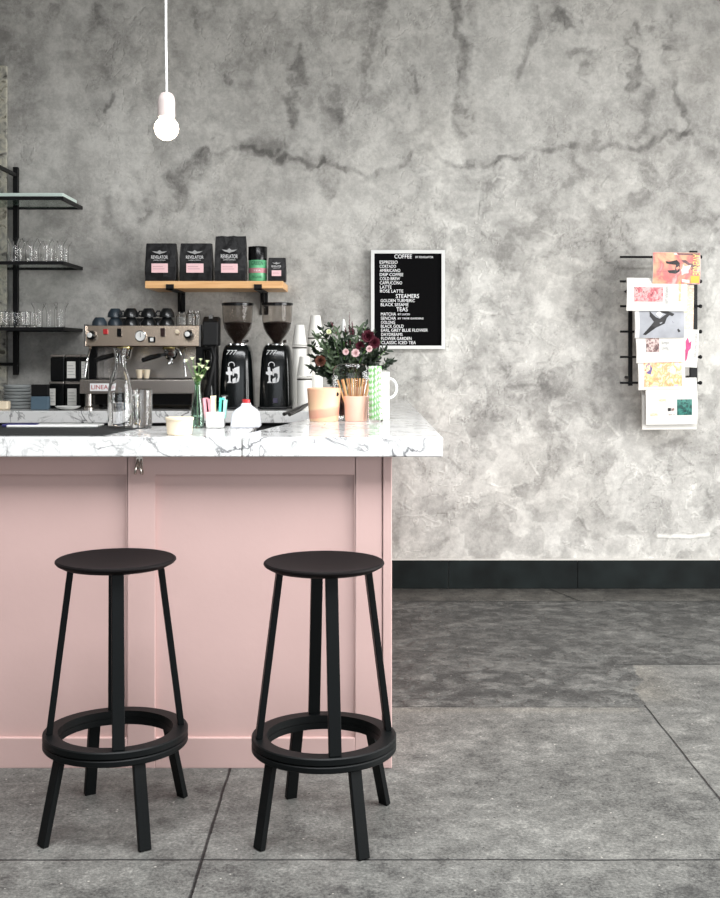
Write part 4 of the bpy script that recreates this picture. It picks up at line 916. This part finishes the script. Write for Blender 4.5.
# ------------------------------------------------------------------ paper cup stacks
def cup_sleeve(xc, hw_px, ytop, D, label, bands):
    s_ = D/F; t = thing('paper_cup_stack', label, 'paper cups', (px(xc, D), D, BT+0.0005), 0, 'stacks of white paper cups')
    z = lambda y: pz(y, D)-BT; r = hw_px*s_
    MB().lathe([(r*0.97, 0), (r*0.97, z(ytop+24)), (r*0.93, z(ytop+23.4))], 28).build('sleeve', M_cup, t)
    b_ = MB()
    for y in bands: b_.lathe([(r*1.0, z(ytop+y+0.9)), (r*1.035, z(ytop+y+0.6)), (r*1.035, z(ytop+y)), (r*0.97, z(ytop+y-0.2))], 28, None, False)
    b_.build('cup_rims', M_cup, t)
    MB().lathe([(r*0.99, z(ytop+23.6)), (r*0.99, z(ytop+22.2))], 28, None, False).build('dark_seam', M_cupband, t)
    MB().lathe([(r*1.0, z(ytop+19)), (r*0.66, z(ytop+0.8)), (r*0.62, z(ytop)), (r*0.58, z(ytop)), (r*0.56, z(ytop+1.5)), (0.0005, z(ytop+1.5))], 28, None, False).build('upturned_cup', M_cup, t)
cup_sleeve(299.5, 7.2, 325, 6.05, 'paper cup stack beside the right grinder, tall and leftmost', (19, 21))
cup_sleeve(315.5, 7.6, 315.5, 6.12, 'tallest paper cup stack, partly behind the flowers', (19, 21))
cup_sleeve(304.5, 7.6, 356.5, 5.90, 'shortest paper cup stack, in front of the two tall ones', (19, 21))

# ------------------------------------------------------------------ tins, plates at the left of the back worktop
TD = 6.08
def tin(x0, x1, ytop, ybot, D, label, labx=None, first=True):
    s_ = D/F; t = thing('tea_tin', label, 'tin', (px((x0+x1)/2, D), D, max(pz(ybot, D), BT+0.0005)), 0, 'black tea tins with white labels')
    r = (x1-x0)/2*s_-0.001; h = pz(ytop, D)-t.location.z
    MB().box(-r, r, 0, 2*r, 0, h*0.90).build('body', M_dkplastic, t, bevel=0.006)
    MB().box(-r*0.98, r*0.98, 0.001, 2*r-0.001, h*0.905, h*0.998).build('lid', M_steel, t, bevel=0.003)
    if labx: 
        a, b_ = (labx[0]-(x0+x1)/2)*s_, (labx[1]-(x0+x1)/2)*s_
        MB().box(a, b_, -0.0012, 0.0, h*0.12, h*0.74).build('label', M_paper, t)
        ln = MB()
        for k in range(4): ln.box(a+0.004, b_-0.004-(k % 2)*0.008, -0.0018, -0.0012, h*(0.24+k*0.11), h*(0.24+k*0.11)+0.003)
        ln.build('label_print', cvgr, t)
    return t
b1 = tin(48.5, 64, 381.5, 412, TD, 'lower black tin with white label, left of the pair', (49.5, 55.5))
b2 = tin(64.7, 81.5, 381.5, 412, TD, 'lower black tin with white label, right of the pair', (67.5, 76.5))
ztin = b1.location.z+(pz(381.5, TD)-b1.location.z)
for a in ((50, 64.5, None, 'upper black tin with no label showing, leftmost of the top row'), (65.5, 80.5, (67, 75.5), 'upper black tin in the middle of the top row'), (80.8, 87, (81.4, 86), 'upper black tin touching the espresso machine, right end of the top row')):
    tt = tin(a[0], a[1], 354.5, 381.3, TD, a[3], a[2])
D = 6.1; s_ = D/F
pr_ = None
pl_m = mat('grey_stoneware', rgb(150, 154, 154), 0.4, var=0.06); r = 14*s_
labs = ['lowest', 'second lowest', 'third lowest', 'fourth from the bottom', 'third from the top', 'second from the top', 'topmost']
M_plprof = [(0.0005, 0.001), (r*0.84, 0), (r*0.93, 0.003), (r*0.985, 0.010), (r, 0.0155), (r*0.985, 0.0172), (r*0.93, 0.0165), (r*0.86, 0.006), (0.0005, 0.005)]
for k in range(7):
    lab = labs[k]+' plate in the grey stack at the left of the back worktop'
    loc = (px(16.5, D)+0.002*math.sin(k*2), D+0.02, BT+0.0005+k*0.0178)
    if pr_ is None: pr_ = MB().lathe(M_plprof, 40, None, False).build('plate', pl_m, loc=loc); tag(pr_, lab, 'plate', 'stack of grey plates')
    else: dup(pr_, loc, label=lab)
MB_ = MB().box(0, 17.5*s_, 0, 0.04, 0, 13*s_); o = MB_.build('blue_grey_box', mat('blue_grey_card', rgb(78, 98, 112), .5), loc=(px(30.5, 5.95), 5.95, BT+0.0005), bevel=0.004); tag(o, 'blue grey box between the grey plates and the black tins', 'box')
o = MB().box(0, 17*s_, 0, 0.03, 0, 11.5*s_).build('black_box', M_iron, loc=(px(31, 5.96), 5.96, BT+0.001+13*s_), bevel=0.004); tag(o, 'small black box lying on top of the blue grey box', 'box')
o = MB().lathe([(0.0005, 0.002), (0.03, 0), (0.055, 0.008), (0.066, 0.016), (0.064, 0.018), (0.052, 0.011), (0.03, 0.004), (0.0005, 0.005)], 36, None, False).build('saucer', M_white, loc=(px(68, 5.98), 5.98, BT+0.0005)); tag(o, 'white saucer on the back worktop in front of the black tins', 'saucer')
o = MB().box(-0.05, 0.05, 0, 0.06, 0, 0.045).build('folded_cloth', M_cream, loc=(px(-2, 5.95), 5.95, BT+0.0005), bevel=0.008); tag(o, 'folded cream cloth at the far left end of the back worktop', 'cloth')

# ------------------------------------------------------------------ things on the front worktop
o = MB().prism([(-3.3, 3.67), (px(103, 3.67), 3.67), (px(150, 4.12), 4.12), (-3.3, 4.12)], 0, 0.004).build('bar_mat', mat('black_rubber', rgb(24, 25, 26), .6, bump=.2, bscale=300), loc=(0, 0, HC+0.0003)); tag(o, 'long black rubber mat lying along the left part of the front worktop', 'mat')
o = MB().box(-0.16, 0.16, 0, 0.10, 0, 0.008).build('folded_towel', M_white, loc=(px(52, 4.0), 4.0, HC+0.0045), bevel=0.003); tag(o, 'thin white folded towel lying on the black mat', 'towel')
o = MB().box(-0.06, 0.06, 0, 0.05, 0, 0.010).build('blue_cloth', mat('navy_cloth', rgb(44, 42, 92), .8), loc=(px(22, 4.06), 4.02, HC+0.0045), bevel=0.003); tag(o, 'dark blue cloth lying on the black mat beside the white towel', 'cloth')
# carafe
D = 3.98; s_ = D/F; zb = HC+0.0005
t = thing('water_carafe', 'clear glass water carafe, half full, beside the tumbler on the bar', 'carafe', (px(120, D), D, zb))
H = 81*s_
po = [(0.0005, 0), (0.038, 0), (0.0415, 0.004), (0.042, H*0.40), (0.040, H*0.50), (0.032, H*0.64), (0.021, H*0.76), (0.0175, H*0.84), (0.019, H*0.93), (0.0235, H), ]
pi_ = [(0.0215, H), (0.017, H*0.93), (0.0155, H*0.84), (0.019, H*0.76), (0.030, H*0.64), (0.038, H*0.50), (0.0398, H*0.40), (0.0393, 0.012), (0.0005, 0.010)]
MB().lathe(po+pi_, 40, None, False).build('carafe_glass', M_glass, t)
MB().lathe([(0.0005, 0.0105), (0.0388, 0.0125), (0.0392, H*0.33), (0.0005, H*0.33)], 40, None, False).build('water', M_water, t)
def straight_glass(xc, D, r, h, label, facets=0):
    o = MB().lathe([(0.0005, 0), (r*0.93, 0), (r*0.96, 0.003), (r, h-0.001), (r-0.001, h), (r-0.0025, h-0.001), (r*0.9, 0.014), (0.0005, 0.012)], facets or 36, None, False).build('drinking_glass', M_glass, loc=(px(xc, D), D, HC+0.0005)); tag(o, label, 'glass', 'drinking glasses beside the carafe'); return o
straight_glass(142, 4.02, 0.036, 39*4.02/F, 'tall drinking glass standing just right of the carafe')
straight_glass(133, 4.125-0.02, 0.030, 34*4.1/F, 'drinking glass behind, between the carafe and the tall glass')
# cream dish
D = 3.72; s_ = D/F
t = thing('cream_pot', 'small cream ceramic pot at the front edge of the bar', 'pot', (px(179.5, D), D, HC+0.0005))
MB().lathe([(0.0005, 0), (11.5*s_, 0), (12.3*s_, 0.003), (13.4*s_, 14.5*s_), (12.6*s_, 14.5*s_), (11.6*s_, 0.006), (0.0005, 0.005)], 40, None, False).build('bowl', M_cream, t)
MB().lathe([(0.0005, 14.6*s_), (13.7*s_, 14.6*s_), (14*s_, 15*s_), (14*s_, 17*s_), (13.2*s_, 17.6*s_), (0.0005, 17.8*s_)], 40, None, False).build('lid', M_cream, t)
# bud vase with small cream blooms
D = 4.03; s_ = D/F
t = thing('bud_vase', 'slim green glass bud vase holding small cream flowers on the bar', 'vase', (px(197.5, D), D, HC+0.0005))
H = 38*s_+0.03
pr = [(0.0005, 0), (0.021, 0), (0.0235, 0.004), (0.0235, H*0.30), (0.019, H*0.52), (0.0115, H*0.76), (0.0105, H*0.92), (0.013, H), (0.011, H), (0.0085, H*0.92), (0.0095, H*0.76), (0.0165, H*0.52), (0.021, H*0.30), (0.020, 0.010), (0.0005, 0.008)]
MB().lathe(pr, 32, None, False).build('vase_glass', M_glassg, t)
MB().lathe([(0.0005, 0.009), (0.0195, 0.0105), (0.0205, H*0.3), (0.0175, H*0.45), (0.0005, H*0.45)], 32, None, False).build('water', M_water, t)
rng = random.Random(5); st = MB()
bl = [(-11, 352), (-5, 350), (3, 351), (10, 353), (-3, 359), (5, 358), (10, 360), (0, 366), (-4, 370), (4, 368), (1, 356)]
for u, v in bl:
    z = pz(v+9, D)-HC; st.tube([(0, 0, 0.012), (0.001*u*0.2, 0, H*0.9), (u*s_*0.6, 0, (z+H)/2), (u*s_, (rng.random()-.5)*0.03, z)], 0.0011, 6)
st.build('stems', M_stem, t)
for u, v in bl:
    m = MB(); c = Vector((u*s_, (rng.random()-.5)*0.03, pz(v+9, D)-HC)); rr = rng.uniform(0.009, 0.015)
    for k in range(9):
        a = 2*PI*k/9; e = 0.35+0.3*(k % 2); d = Vector((math.cos(a)*math.cos(e), math.sin(a)*math.cos(e), math.sin(e))); q = Vector((-math.sin(a), math.cos(a), 0))
        tip = c+d*rr; md = c+d*rr*0.6; w_ = rr*0.28
        m.add([c, md-q*w_+Vector((0,0,.001)), tip, md+q*w_+Vector((0,0,.001))], [(0, 1, 2, 3)])
    m.sphere(c, rr*0.3, n=6); m.build('bloom', M_cpet, t, fix=False)
m = MB()
for k in range(16):
    a = rng.uniform(0, 2*PI); z0 = H+rng.uniform(-0.005, 0.04); L_ = rng.uniform(0.02, 0.035); d = Vector((math.cos(a), math.sin(a), 0.8)).normalized(); q = Vector((-math.sin(a), math.cos(a), 0))
    c = Vector((rng.uniform(-.006, .006), 0, z0)); m.add([c, c+d*L_*.5-q*.005, c+d*L_, c+d*L_*.5+q*.005], [(0, 1, 2, 3)])
m.build('leaves', M_stem, t, fix=False)
# white cup with coloured packets
D = 4.05; s_ = D/F
t = thing('packet_holder', 'white cup holding pink, cream and teal sachets beside the bud vase', 'holder', (px(215.7, D), D, HC+0.0005))
MB().prism([(-9*s_, 0), (8.6*s_, 0), (9.2*s_, 16*s_), (-9.4*s_, 16*s_)], -0.028, 0.028, 'y').build('cup', M_white, t, bevel=0.006)
for nm, col, x_, h_, tl in (('pink_sachet', rgb(238,160,170), -6.5, 30, -0.12), ('rose_sachet', rgb(226,140,150), -4.5, 29, -0.08), ('cream_sachet', rgb(240,226,190), -1, 32, -0.04), ('teal_sachet', rgb(80,196,176), 5, 30, 0.05), ('mint_sachet', rgb(160,220,205), 7, 28, 0.08)):
    o = MB().box(-2.2*s_, 2.2*s_, -0.02, 0.014, 10*s_, h_*s_, Matrix.Rotation(tl, 4, 'Y')).build(nm, mat(nm+'_paper', col, .5), t, loc=(x_*s_, 0, 0)); 
# milk jug
D = 4.07; s_ = D/F
t = thing('milk_jug', 'translucent white plastic milk jug with red cap on the bar', 'jug', (px(246, D), D, HC+0.0005))
prof = [(-14, 0), (14, 0), (14.6, 2), (13.2, 13), (11, 17), (4, 22), (4, 24.5), (-4, 24.5), (-4, 22), (-11, 17), (-13.2, 13), (-14.6, 2)]
MB().prism([(a*s_, b_*s_) for a, b_ in prof], -0.04, 0.04, 'y').build('jug_body', M_milk, t, bevel=0.012, seg=3)
MB().lathe([(3.8*s_, 23*s_), (4*s_, 23*s_), (4*s_, 27.5*s_), (3.4*s_, 28*s_)], 24).build('cap', M_red, t)
MB().tube([(0, 0.036, 9*s_), (0, 0.062, 12*s_), (0, 0.058, 17*s_), (0, 0.03, 20*s_)], 0.008, 10).build('handle', M_milk, t)

# blush pot on side worktop
D = 4.44; s_ = D/F
t = thing('blush_pot', 'blush pink ceramic pot with banded glaze on the side worktop', 'pot', (px(324, D), D, HC+0.0005))
def bandmat():
    m = bpy.data.materials.new('banded_blush_glaze'); m.use_nodes = True; nt = m.node_tree; L = nt.links.new; b = nt.nodes['Principled BSDF']; b.inputs['Roughness'].default_value = 0.4
    tc = nt.nodes.new('ShaderNodeTexCoord'); mp = nt.nodes.new('ShaderNodeMapping'); mp.inputs['Rotation'].default_value = (0, 0.16, 0); L(tc.outputs['Object'], mp.inputs[0])
    n = N(nt, 'TexNoise', Scale=14, Detail=2); L(tc.outputs['Object'], n.inputs['Vector'])
    sx = nt.nodes.new('ShaderNodeSeparateXYZ'); L(mp.outputs[0], sx.inputs[0])
    a = nt.nodes.new('ShaderNodeMath'); a.operation = 'MULTIPLY_ADD'; a.inputs[1].default_value = 0.012; L(n.outputs[0], a.inputs[0]); L(sx.outputs[2], a.inputs[2])
    mr = N(nt, 'MapRange'); mr.inputs[1].default_value = 0; mr.inputs[2].default_value = 0.14; L(a.outputs[0], mr.inputs[0])
    r = ramp(nt, [(0.0, rgb(232, 196, 160)), (0.14, rgb(228, 186, 150)), (0.17, rgb(218, 156, 134)), (0.36, rgb(222, 168, 142)), (0.42, rgb(238, 204, 166)), (0.7, rgb(230, 186, 152)), (1, rgb(222, 172, 142))])
    L(mr.outputs[0], r.inputs[0]); L(r.outputs[0], b.inputs['Base Color']); return m
MB().lathe([(0.0005, 0), (14.2*s_, 0), (14.6*s_, 0.003), (17*s_, 32*s_), (16.2*s_, 33*s_), (15.6*s_, 32*s_), (13.6*s_, 0.01), (0.0005, 0.01)], 48, None, False).build('pot_body', bandmat(), t)
MB().lathe([(0.0005, 0), (0.008, 0), (0.008, 0.004), (0.0005, 0.0045)], 12, Matrix.Translation((13*s_, -0.0365, 27*s_)) @ Matrix.Rotation(PI/2, 4, 'X'), False).build('side_hole', M_iron, t)
# tongs
t = thing('tongs', 'dull metal serving tongs lying at the left of the blush pot', 'tongs', (px(303, 4.9), 4.9, HC+0.006))
MB().tube([(-0.075, -0.10, 0.0), (-0.03, -0.02, 0.018), (0.02, 0.06, 0.036)], [0.008, 0.006, 0.006], 8).tube([(-0.050, -0.13, 0.0), (-0.01, -0.05, 0.015), (0.02, 0.06, 0.036)], [0.008, 0.006, 0.006], 8).build('arms', mat('dull_metal', rgb(110,108,106), .35, metal=.8), t)

# stirrer cup
D = 4.44; s_ = D/F
t = thing('stirrer_cup', 'peach ceramic cup on the side worktop', 'cup', (px(356, D), D, HC+0.0005))
MB().lathe([(0.0005, 0), (10.5*s_, 0), (11*s_, 0.003), (12*s_, 24.5*s_), (11.4*s_, 25*s_), (10.8*s_, 24.5*s_), (9.8*s_, 0.006), (0.0005, 0.005)], 40, None, False).build('cup_body', M_terra2, t)
cb = (px(356, D), D, HC+0.0055+0.0005)
t['label'] = 'peach ceramic cup holding wooden stirrers'
s0 = None
M_stir = wood('pale_birch', rgb(186, 140, 90), rgb(208, 166, 116), (30, 30, 3)); M_dstir = wood('toasted_birch', rgb(150, 96, 56), rgb(178, 124, 78), (30, 30, 3))
nst = 14
for k in range(nst):
    a = (k/(nst-1)-0.5); lean = a*0.62; yaw = 0.0; yo = 0.016*math.sin(k*2.4)
    loc = (cb[0]+a*0.046, D+yo, HC+0.008)
    side = 'left' if a < 0 else 'right'
    lab = 'flat wooden stirrer fanned out in the peach cup'
    o = s0.copy() if s0 else MB().box(-0.0033, 0.0033, -0.0008, 0.0008, 0, 0.158, None).build('wooden_stirrer', M_stir, bevel=0.0004)
    if s0: C.objects.link(o)
    if k % 3 == 1: o.data = o.data.copy(); o.data.materials[0] = M_dstir
    s0 = s0 or o; o.location = loc; o.rotation_euler = (0, lean, 0.5*math.sin(k*1.7)); tag(o, lab, 'stirrer', 'wooden stirrers in the peach cup')
# clear glass with striped straws
D = 4.40; s_ = D/F
t = thing('straw_glass', 'clear glass tumbler holding green striped paper straws', 'glass', (px(375.5, D), D, HC+0.0005))
MB().lathe([(0.0005, 0), (0.0285, 0), (0.030, 0.003), (0.031, 0.095), (0.0297, 0.095), (0.0285, 0.008), (0.0005, 0.007)], 32, None, False).build('glass_body', M_glass, t)
def strawmat():
    m = bpy.data.materials.new('green_striped_paper'); m.use_nodes = True; nt = m.node_tree; L = nt.links.new; b = nt.nodes['Principled BSDF']; b.inputs['Roughness'].default_value = 0.5
    tc = nt.nodes.new('ShaderNodeTexCoord'); sx = nt.nodes.new('ShaderNodeSeparateXYZ'); L(tc.outputs['Object'], sx.inputs[0])
    an = nt.nodes.new('ShaderNodeMath'); an.operation = 'ARCTAN2'; L(sx.outputs[1], an.inputs[0]); L(sx.outputs[0], an.inputs[1])
    a = nt.nodes.new('ShaderNodeMath'); a.operation = 'MULTIPLY_ADD'; a.inputs[1].default_value = 1/(2*PI); L(an.outputs[0], a.inputs[0])
    z = nt.nodes.new('ShaderNodeMath'); z.operation = 'MULTIPLY'; z.inputs[1].default_value = 45; L(sx.outputs[2], z.inputs[0]); L(z.outputs[0], a.inputs[2])
    f = nt.nodes.new('ShaderNodeMath'); f.operation = 'FRACT'; L(a.outputs[0], f.inputs[0]); g = nt.nodes.new('ShaderNodeMath'); g.operation = 'GREATER_THAN'; g.inputs[1].default_value = 0.5; L(f.outputs[0], g.inputs[0])
    x = nt.nodes.new('ShaderNodeMix'); x.data_type = 'RGBA'; x.inputs[6].default_value = rgb(140, 208, 126); x.inputs[7].default_value = rgb(224, 230, 218); L(g.outputs[0], x.inputs[0]); L(x.outputs[2], b.inputs['Base Color']); return m
s0 = None; M_straw = strawmat()
k = 0
spots_ = [(ix, iy) for iy in (-1.5, -0.5, 0.5, 1.5) for ix in (-2, -1, 0, 1, 2) if (ix*ix+iy*iy) < 6.3]
for ix, iy in spots_:
    x_ = ix*0.0094+0.0047*(int(iy+1.5) % 2)-0.002; y_ = iy*0.0088
    if math.hypot(x_, y_) > 0.0245: continue
    o = s0.copy() if s0 else MB().lathe([(0.0032, 0), (0.0040, 0), (0.0040, 0.205), (0.0032, 0.205)], 12, None, False).build('paper_straw', M_straw)
    if s0: C.objects.link(o)
    s0 = s0 or o; o.location = (px(375.5, D)+x_, D+y_, HC+0.0085); o.rotation_euler = (-y_*1.0, x_*1.0, k*1.3); k += 1
    tag(o, 'green and white striped paper straw bundled in the clear glass', 'straw', 'striped paper straws')
# white pitcher
D = 4.50; s_ = D/F
t = thing('white_pitcher', 'white enamel pitcher with ring handle behind the striped straws', 'pitcher', (px(380.5, D), D+0.03, HC+0.0005))
H = 48*s_
MB().lathe([(0.0005, 0), (0.034, 0), (0.036, 0.003), (0.0355, H*0.9), (0.037, H), (0.0355, H), (0.034, H*0.9), (0.034, 0.006), (0.0005, 0.006)], 40, None, False).build('pitcher_body', M_white, t)
hc = 34*s_-0.01
MB().tube([(0.034+0.0, 0, hc-0.038)]+[(0.034+0.030*math.sin(a)*1.0, 0, hc-0.038*math.cos(a)) for a in np.linspace(0.25, PI-0.25, 12)]+[(0.034, 0, hc+0.038)], 0.0055, 10).build('handle', M_white, t)

# bouquet
D = 4.95; s_ = D/F
t = thing('flower_bouquet', 'bouquet of dark foliage, burgundy and blush blooms in a glass vase', 'flowers', (px(347, D), D, HC+0.0005))
VR = 0.062; VH = 0.15
MB().lathe([(0.0005, 0), (VR*0.92, 0), (VR*0.95, 0.004), (VR, VH), (VR-0.003, VH), (VR*0.9, 0.012), (0.0005, 0.010)], 40, None, False).build('vase', M_glass, t)
MB().lathe([(0.0005, 0.0105), (VR*0.89, 0.0125), (VR*0.93, 0.095), (0.0005, 0.095)], 40, None, False).build('water', M_water, t)
def P_(u, v): return Vector(((u-347)*s_, 0, pz(v, D)-HC))
rng = random.Random(11)
st = MB(); fol = MB(); fol2 = MB()
def leaf(m, c, d, L_, w_, nrm=None):
    d = d.normalized(); q = d.cross(nrm or Vector((rng.uniform(-1,1), -1, rng.uniform(-1,1)))).normalized(); up_ = q.cross(d).normalized()
    m.add([c, c+d*L_*0.35-q*w_+up_*w_*0.3, c+d*L_*0.75-q*w_*0.7+up_*w_*.2, c+d*L_-up_*w_*0.5, c+d*L_*0.75+q*w_*0.7+up_*w_*.2, c+d*L_*0.35+q*w_+up_*w_*0.3, c+d*L_*0.4], [(0,1,6),(1,2,6),(2,3,6),(3,4,6),(4,5,6),(5,0,6)], True)
tips = [(312,345),(316,336),(322,330),(330,326),(338,330),(346,333),(353,330),(360,328),(366,326),(372,336),(378,345),(386,350),(388,362),(385,369),(314,358),(312,368),(322,362),(330,352),(340,350),(352,352),(362,350),(370,356),(325,345),(335,340),(344,342),(357,342),(367,345),(376,358),(320,370),(332,366),(345,362),(358,362),(371,366),(318,352),(328,372),(378,352),(349,345),(341,358)]
for u, v in tips:
    e = P_(u, v); e.y = rng.uniform(-0.085, 0.085); b0 = Vector((rng.uniform(-.03,.03), rng.uniform(-.03,.03), 0.02)); m1 = Vector((b0.x*0.5+(e.x)*0.15, e.y*0.3, VH*1.05))
    pts = []
    for k in range(8):
        q = k/7; pts.append(b0*(1-q)**2+m1*2*q*(1-q)+e*q*q)
    st.tube(pts, 0.0016, 5)
    tgt = fol2 if rng.random() < 0.3 else fol
    for k in range(48):
        q = rng.uniform(0.42, 1.0); c = b0*(1-q)**2+m1*2*q*(1-q)+e*q*q; out = (e-m1).normalized()
        d = out*0.7+Vector((rng.uniform(-1,1), rng.uniform(-1,1), rng.uniform(-.7,1)))
        leaf(tgt, c, d, rng.uniform(0.022, 0.046), rng.uniform(0.004, 0.008))
st.build('stems', M_stem, t); fol.build('dark_leaves', M_leaf, t, fix=False); fol2.build('grey_green_leaves', M_leaf2, t, fix=False)
def bloom(u, v, rr, m_, nm, y=-0.09):
    c = P_(u, v); c.y = y; m = MB()
    for ring, (n_, e, L_) in enumerate(((9, 0.1, 1.0), (8, 0.5, 0.9), (6, 0.95, 0.7), (4, 1.3, 0.5))):
        for k in range(n_):
            a = 2*PI*k/n_+ring*0.4; dr = Vector((math.cos(a)*math.cos(e), -math.sin(e), math.sin(a)*math.cos(e))); q = Vector((-math.sin(a), 0, math.cos(a)))
            n2 = q.cross(dr).normalized(); w_ = rr*0.42
            m.add([c, c+dr*rr*L_*.5-q*w_+n2*rr*.1, c+dr*rr*L_-q*w_*.5, c+dr*rr*L_+q*w_*.5, c+dr*rr*L_*.5+q*w_+n2*rr*.1], [(0,1,2,3,4)], False)
    m.build(nm, m_, t, fix=False)
bloom(368, 337, 0.029, M_burg, 'burgundy_bloom'); bloom(374, 343, 0.026, M_burg, 'burgundy_bloom'); bloom(321, 361, 0.024, mat('rust_petal', rgb(92, 54, 40), .6, var=.3, vscale=30), 'rust_bloom')
bloom(355.5, 353, 0.018, M_blush, 'blush_bloom', -0.10); bloom(346, 352, 0.014, M_blush, 'blush_bloom', -0.10); bloom(369, 349, 0.014, M_blush, 'blush_bloom', -0.11); bloom(360, 346, 0.02, M_burg, 'burgundy_bloom', -0.07); bloom(329, 332, 0.011, M_cpet, 'white_bloom', -0.05)
# tall spikes and a white candle-like bud
sp = MB()
for (u0, v0), (u1, v1) in (((350, 345), (349.5, 313)), ((337, 335), (331, 322)), ((353, 335), (352, 322)), ((346, 345), (345, 326))):
    a = P_(u0, v0); b_ = P_(u1, v1); a.y = b_.y = -0.03
    for k in range(26):
        q = k/25; c = a.lerp(b_, q); r_ = 0.006*(1-q*0.6); sp.sphere(c+Vector((rng.uniform(-1,1), rng.uniform(-1,1), 0))*r_*0.7, r_*0.7, n=5)
sp.build('burgundy_spikes', M_burg, t)
m = MB(); a = P_(343.5, 333); b_ = P_(343.5, 319); m.lathe([(0.007, 0), (0.0095, 0.02), (0.008, 0.045), (0.003, 0.06)], 16, Matrix.Translation(a)); m.build('white_bud', M_white, t)
# glass cloche in front of the bouquet
D = 4.66; s_ = D/F
t = thing('glass_jar_box', 'rounded clear glass container behind the stirrers, holding cards', 'container', (px(351, D), D, HC+0.0005))
R_ = 19*s_; H = 54*s_; 
po = [(0.0005, 0), (R_*0.96, 0), (R_, 0.006), (R_, H*0.74), (R_*0.95, H*0.90), (R_*0.8, H*0.98), (R_*0.5, H), (0.0005, H)]
pi_ = [(0.0005, H-0.004), (R_*0.5, H-0.004), (R_*0.77, H*0.96), (R_*0.92, H*0.88), (R_-0.003, H*0.74), (R_-0.003, 0.009), (0.0005, 0.008)]
MB().lathe(po+pi_, 40, None, False, 1, 0.55).build('glass_shell', M_glass, t)
o = MB().box(-0.032, 0.032, -0.008, 0.0, 0, 0.115).build('white_card', M_white, loc=(px(359, D), D-0.005, HC+0.0095)); o.rotation_euler = (0, 0, 0); tag(o, 'white card standing inside the clear container', 'card')
o = MB().lathe([(0.0005, 0), (0.018, 0), (0.020, 0.004), (0.020, 0.085), (0.014, 0.10), (0.0005, 0.10)], 24, None, False).build('dark_bottle', mat('brown_glass_bottle', rgb(60, 30, 26), .2), loc=(px(343, D), D+0.004, HC+0.0095)); tag(o, 'small dark brown bottle inside the clear container', 'bottle')
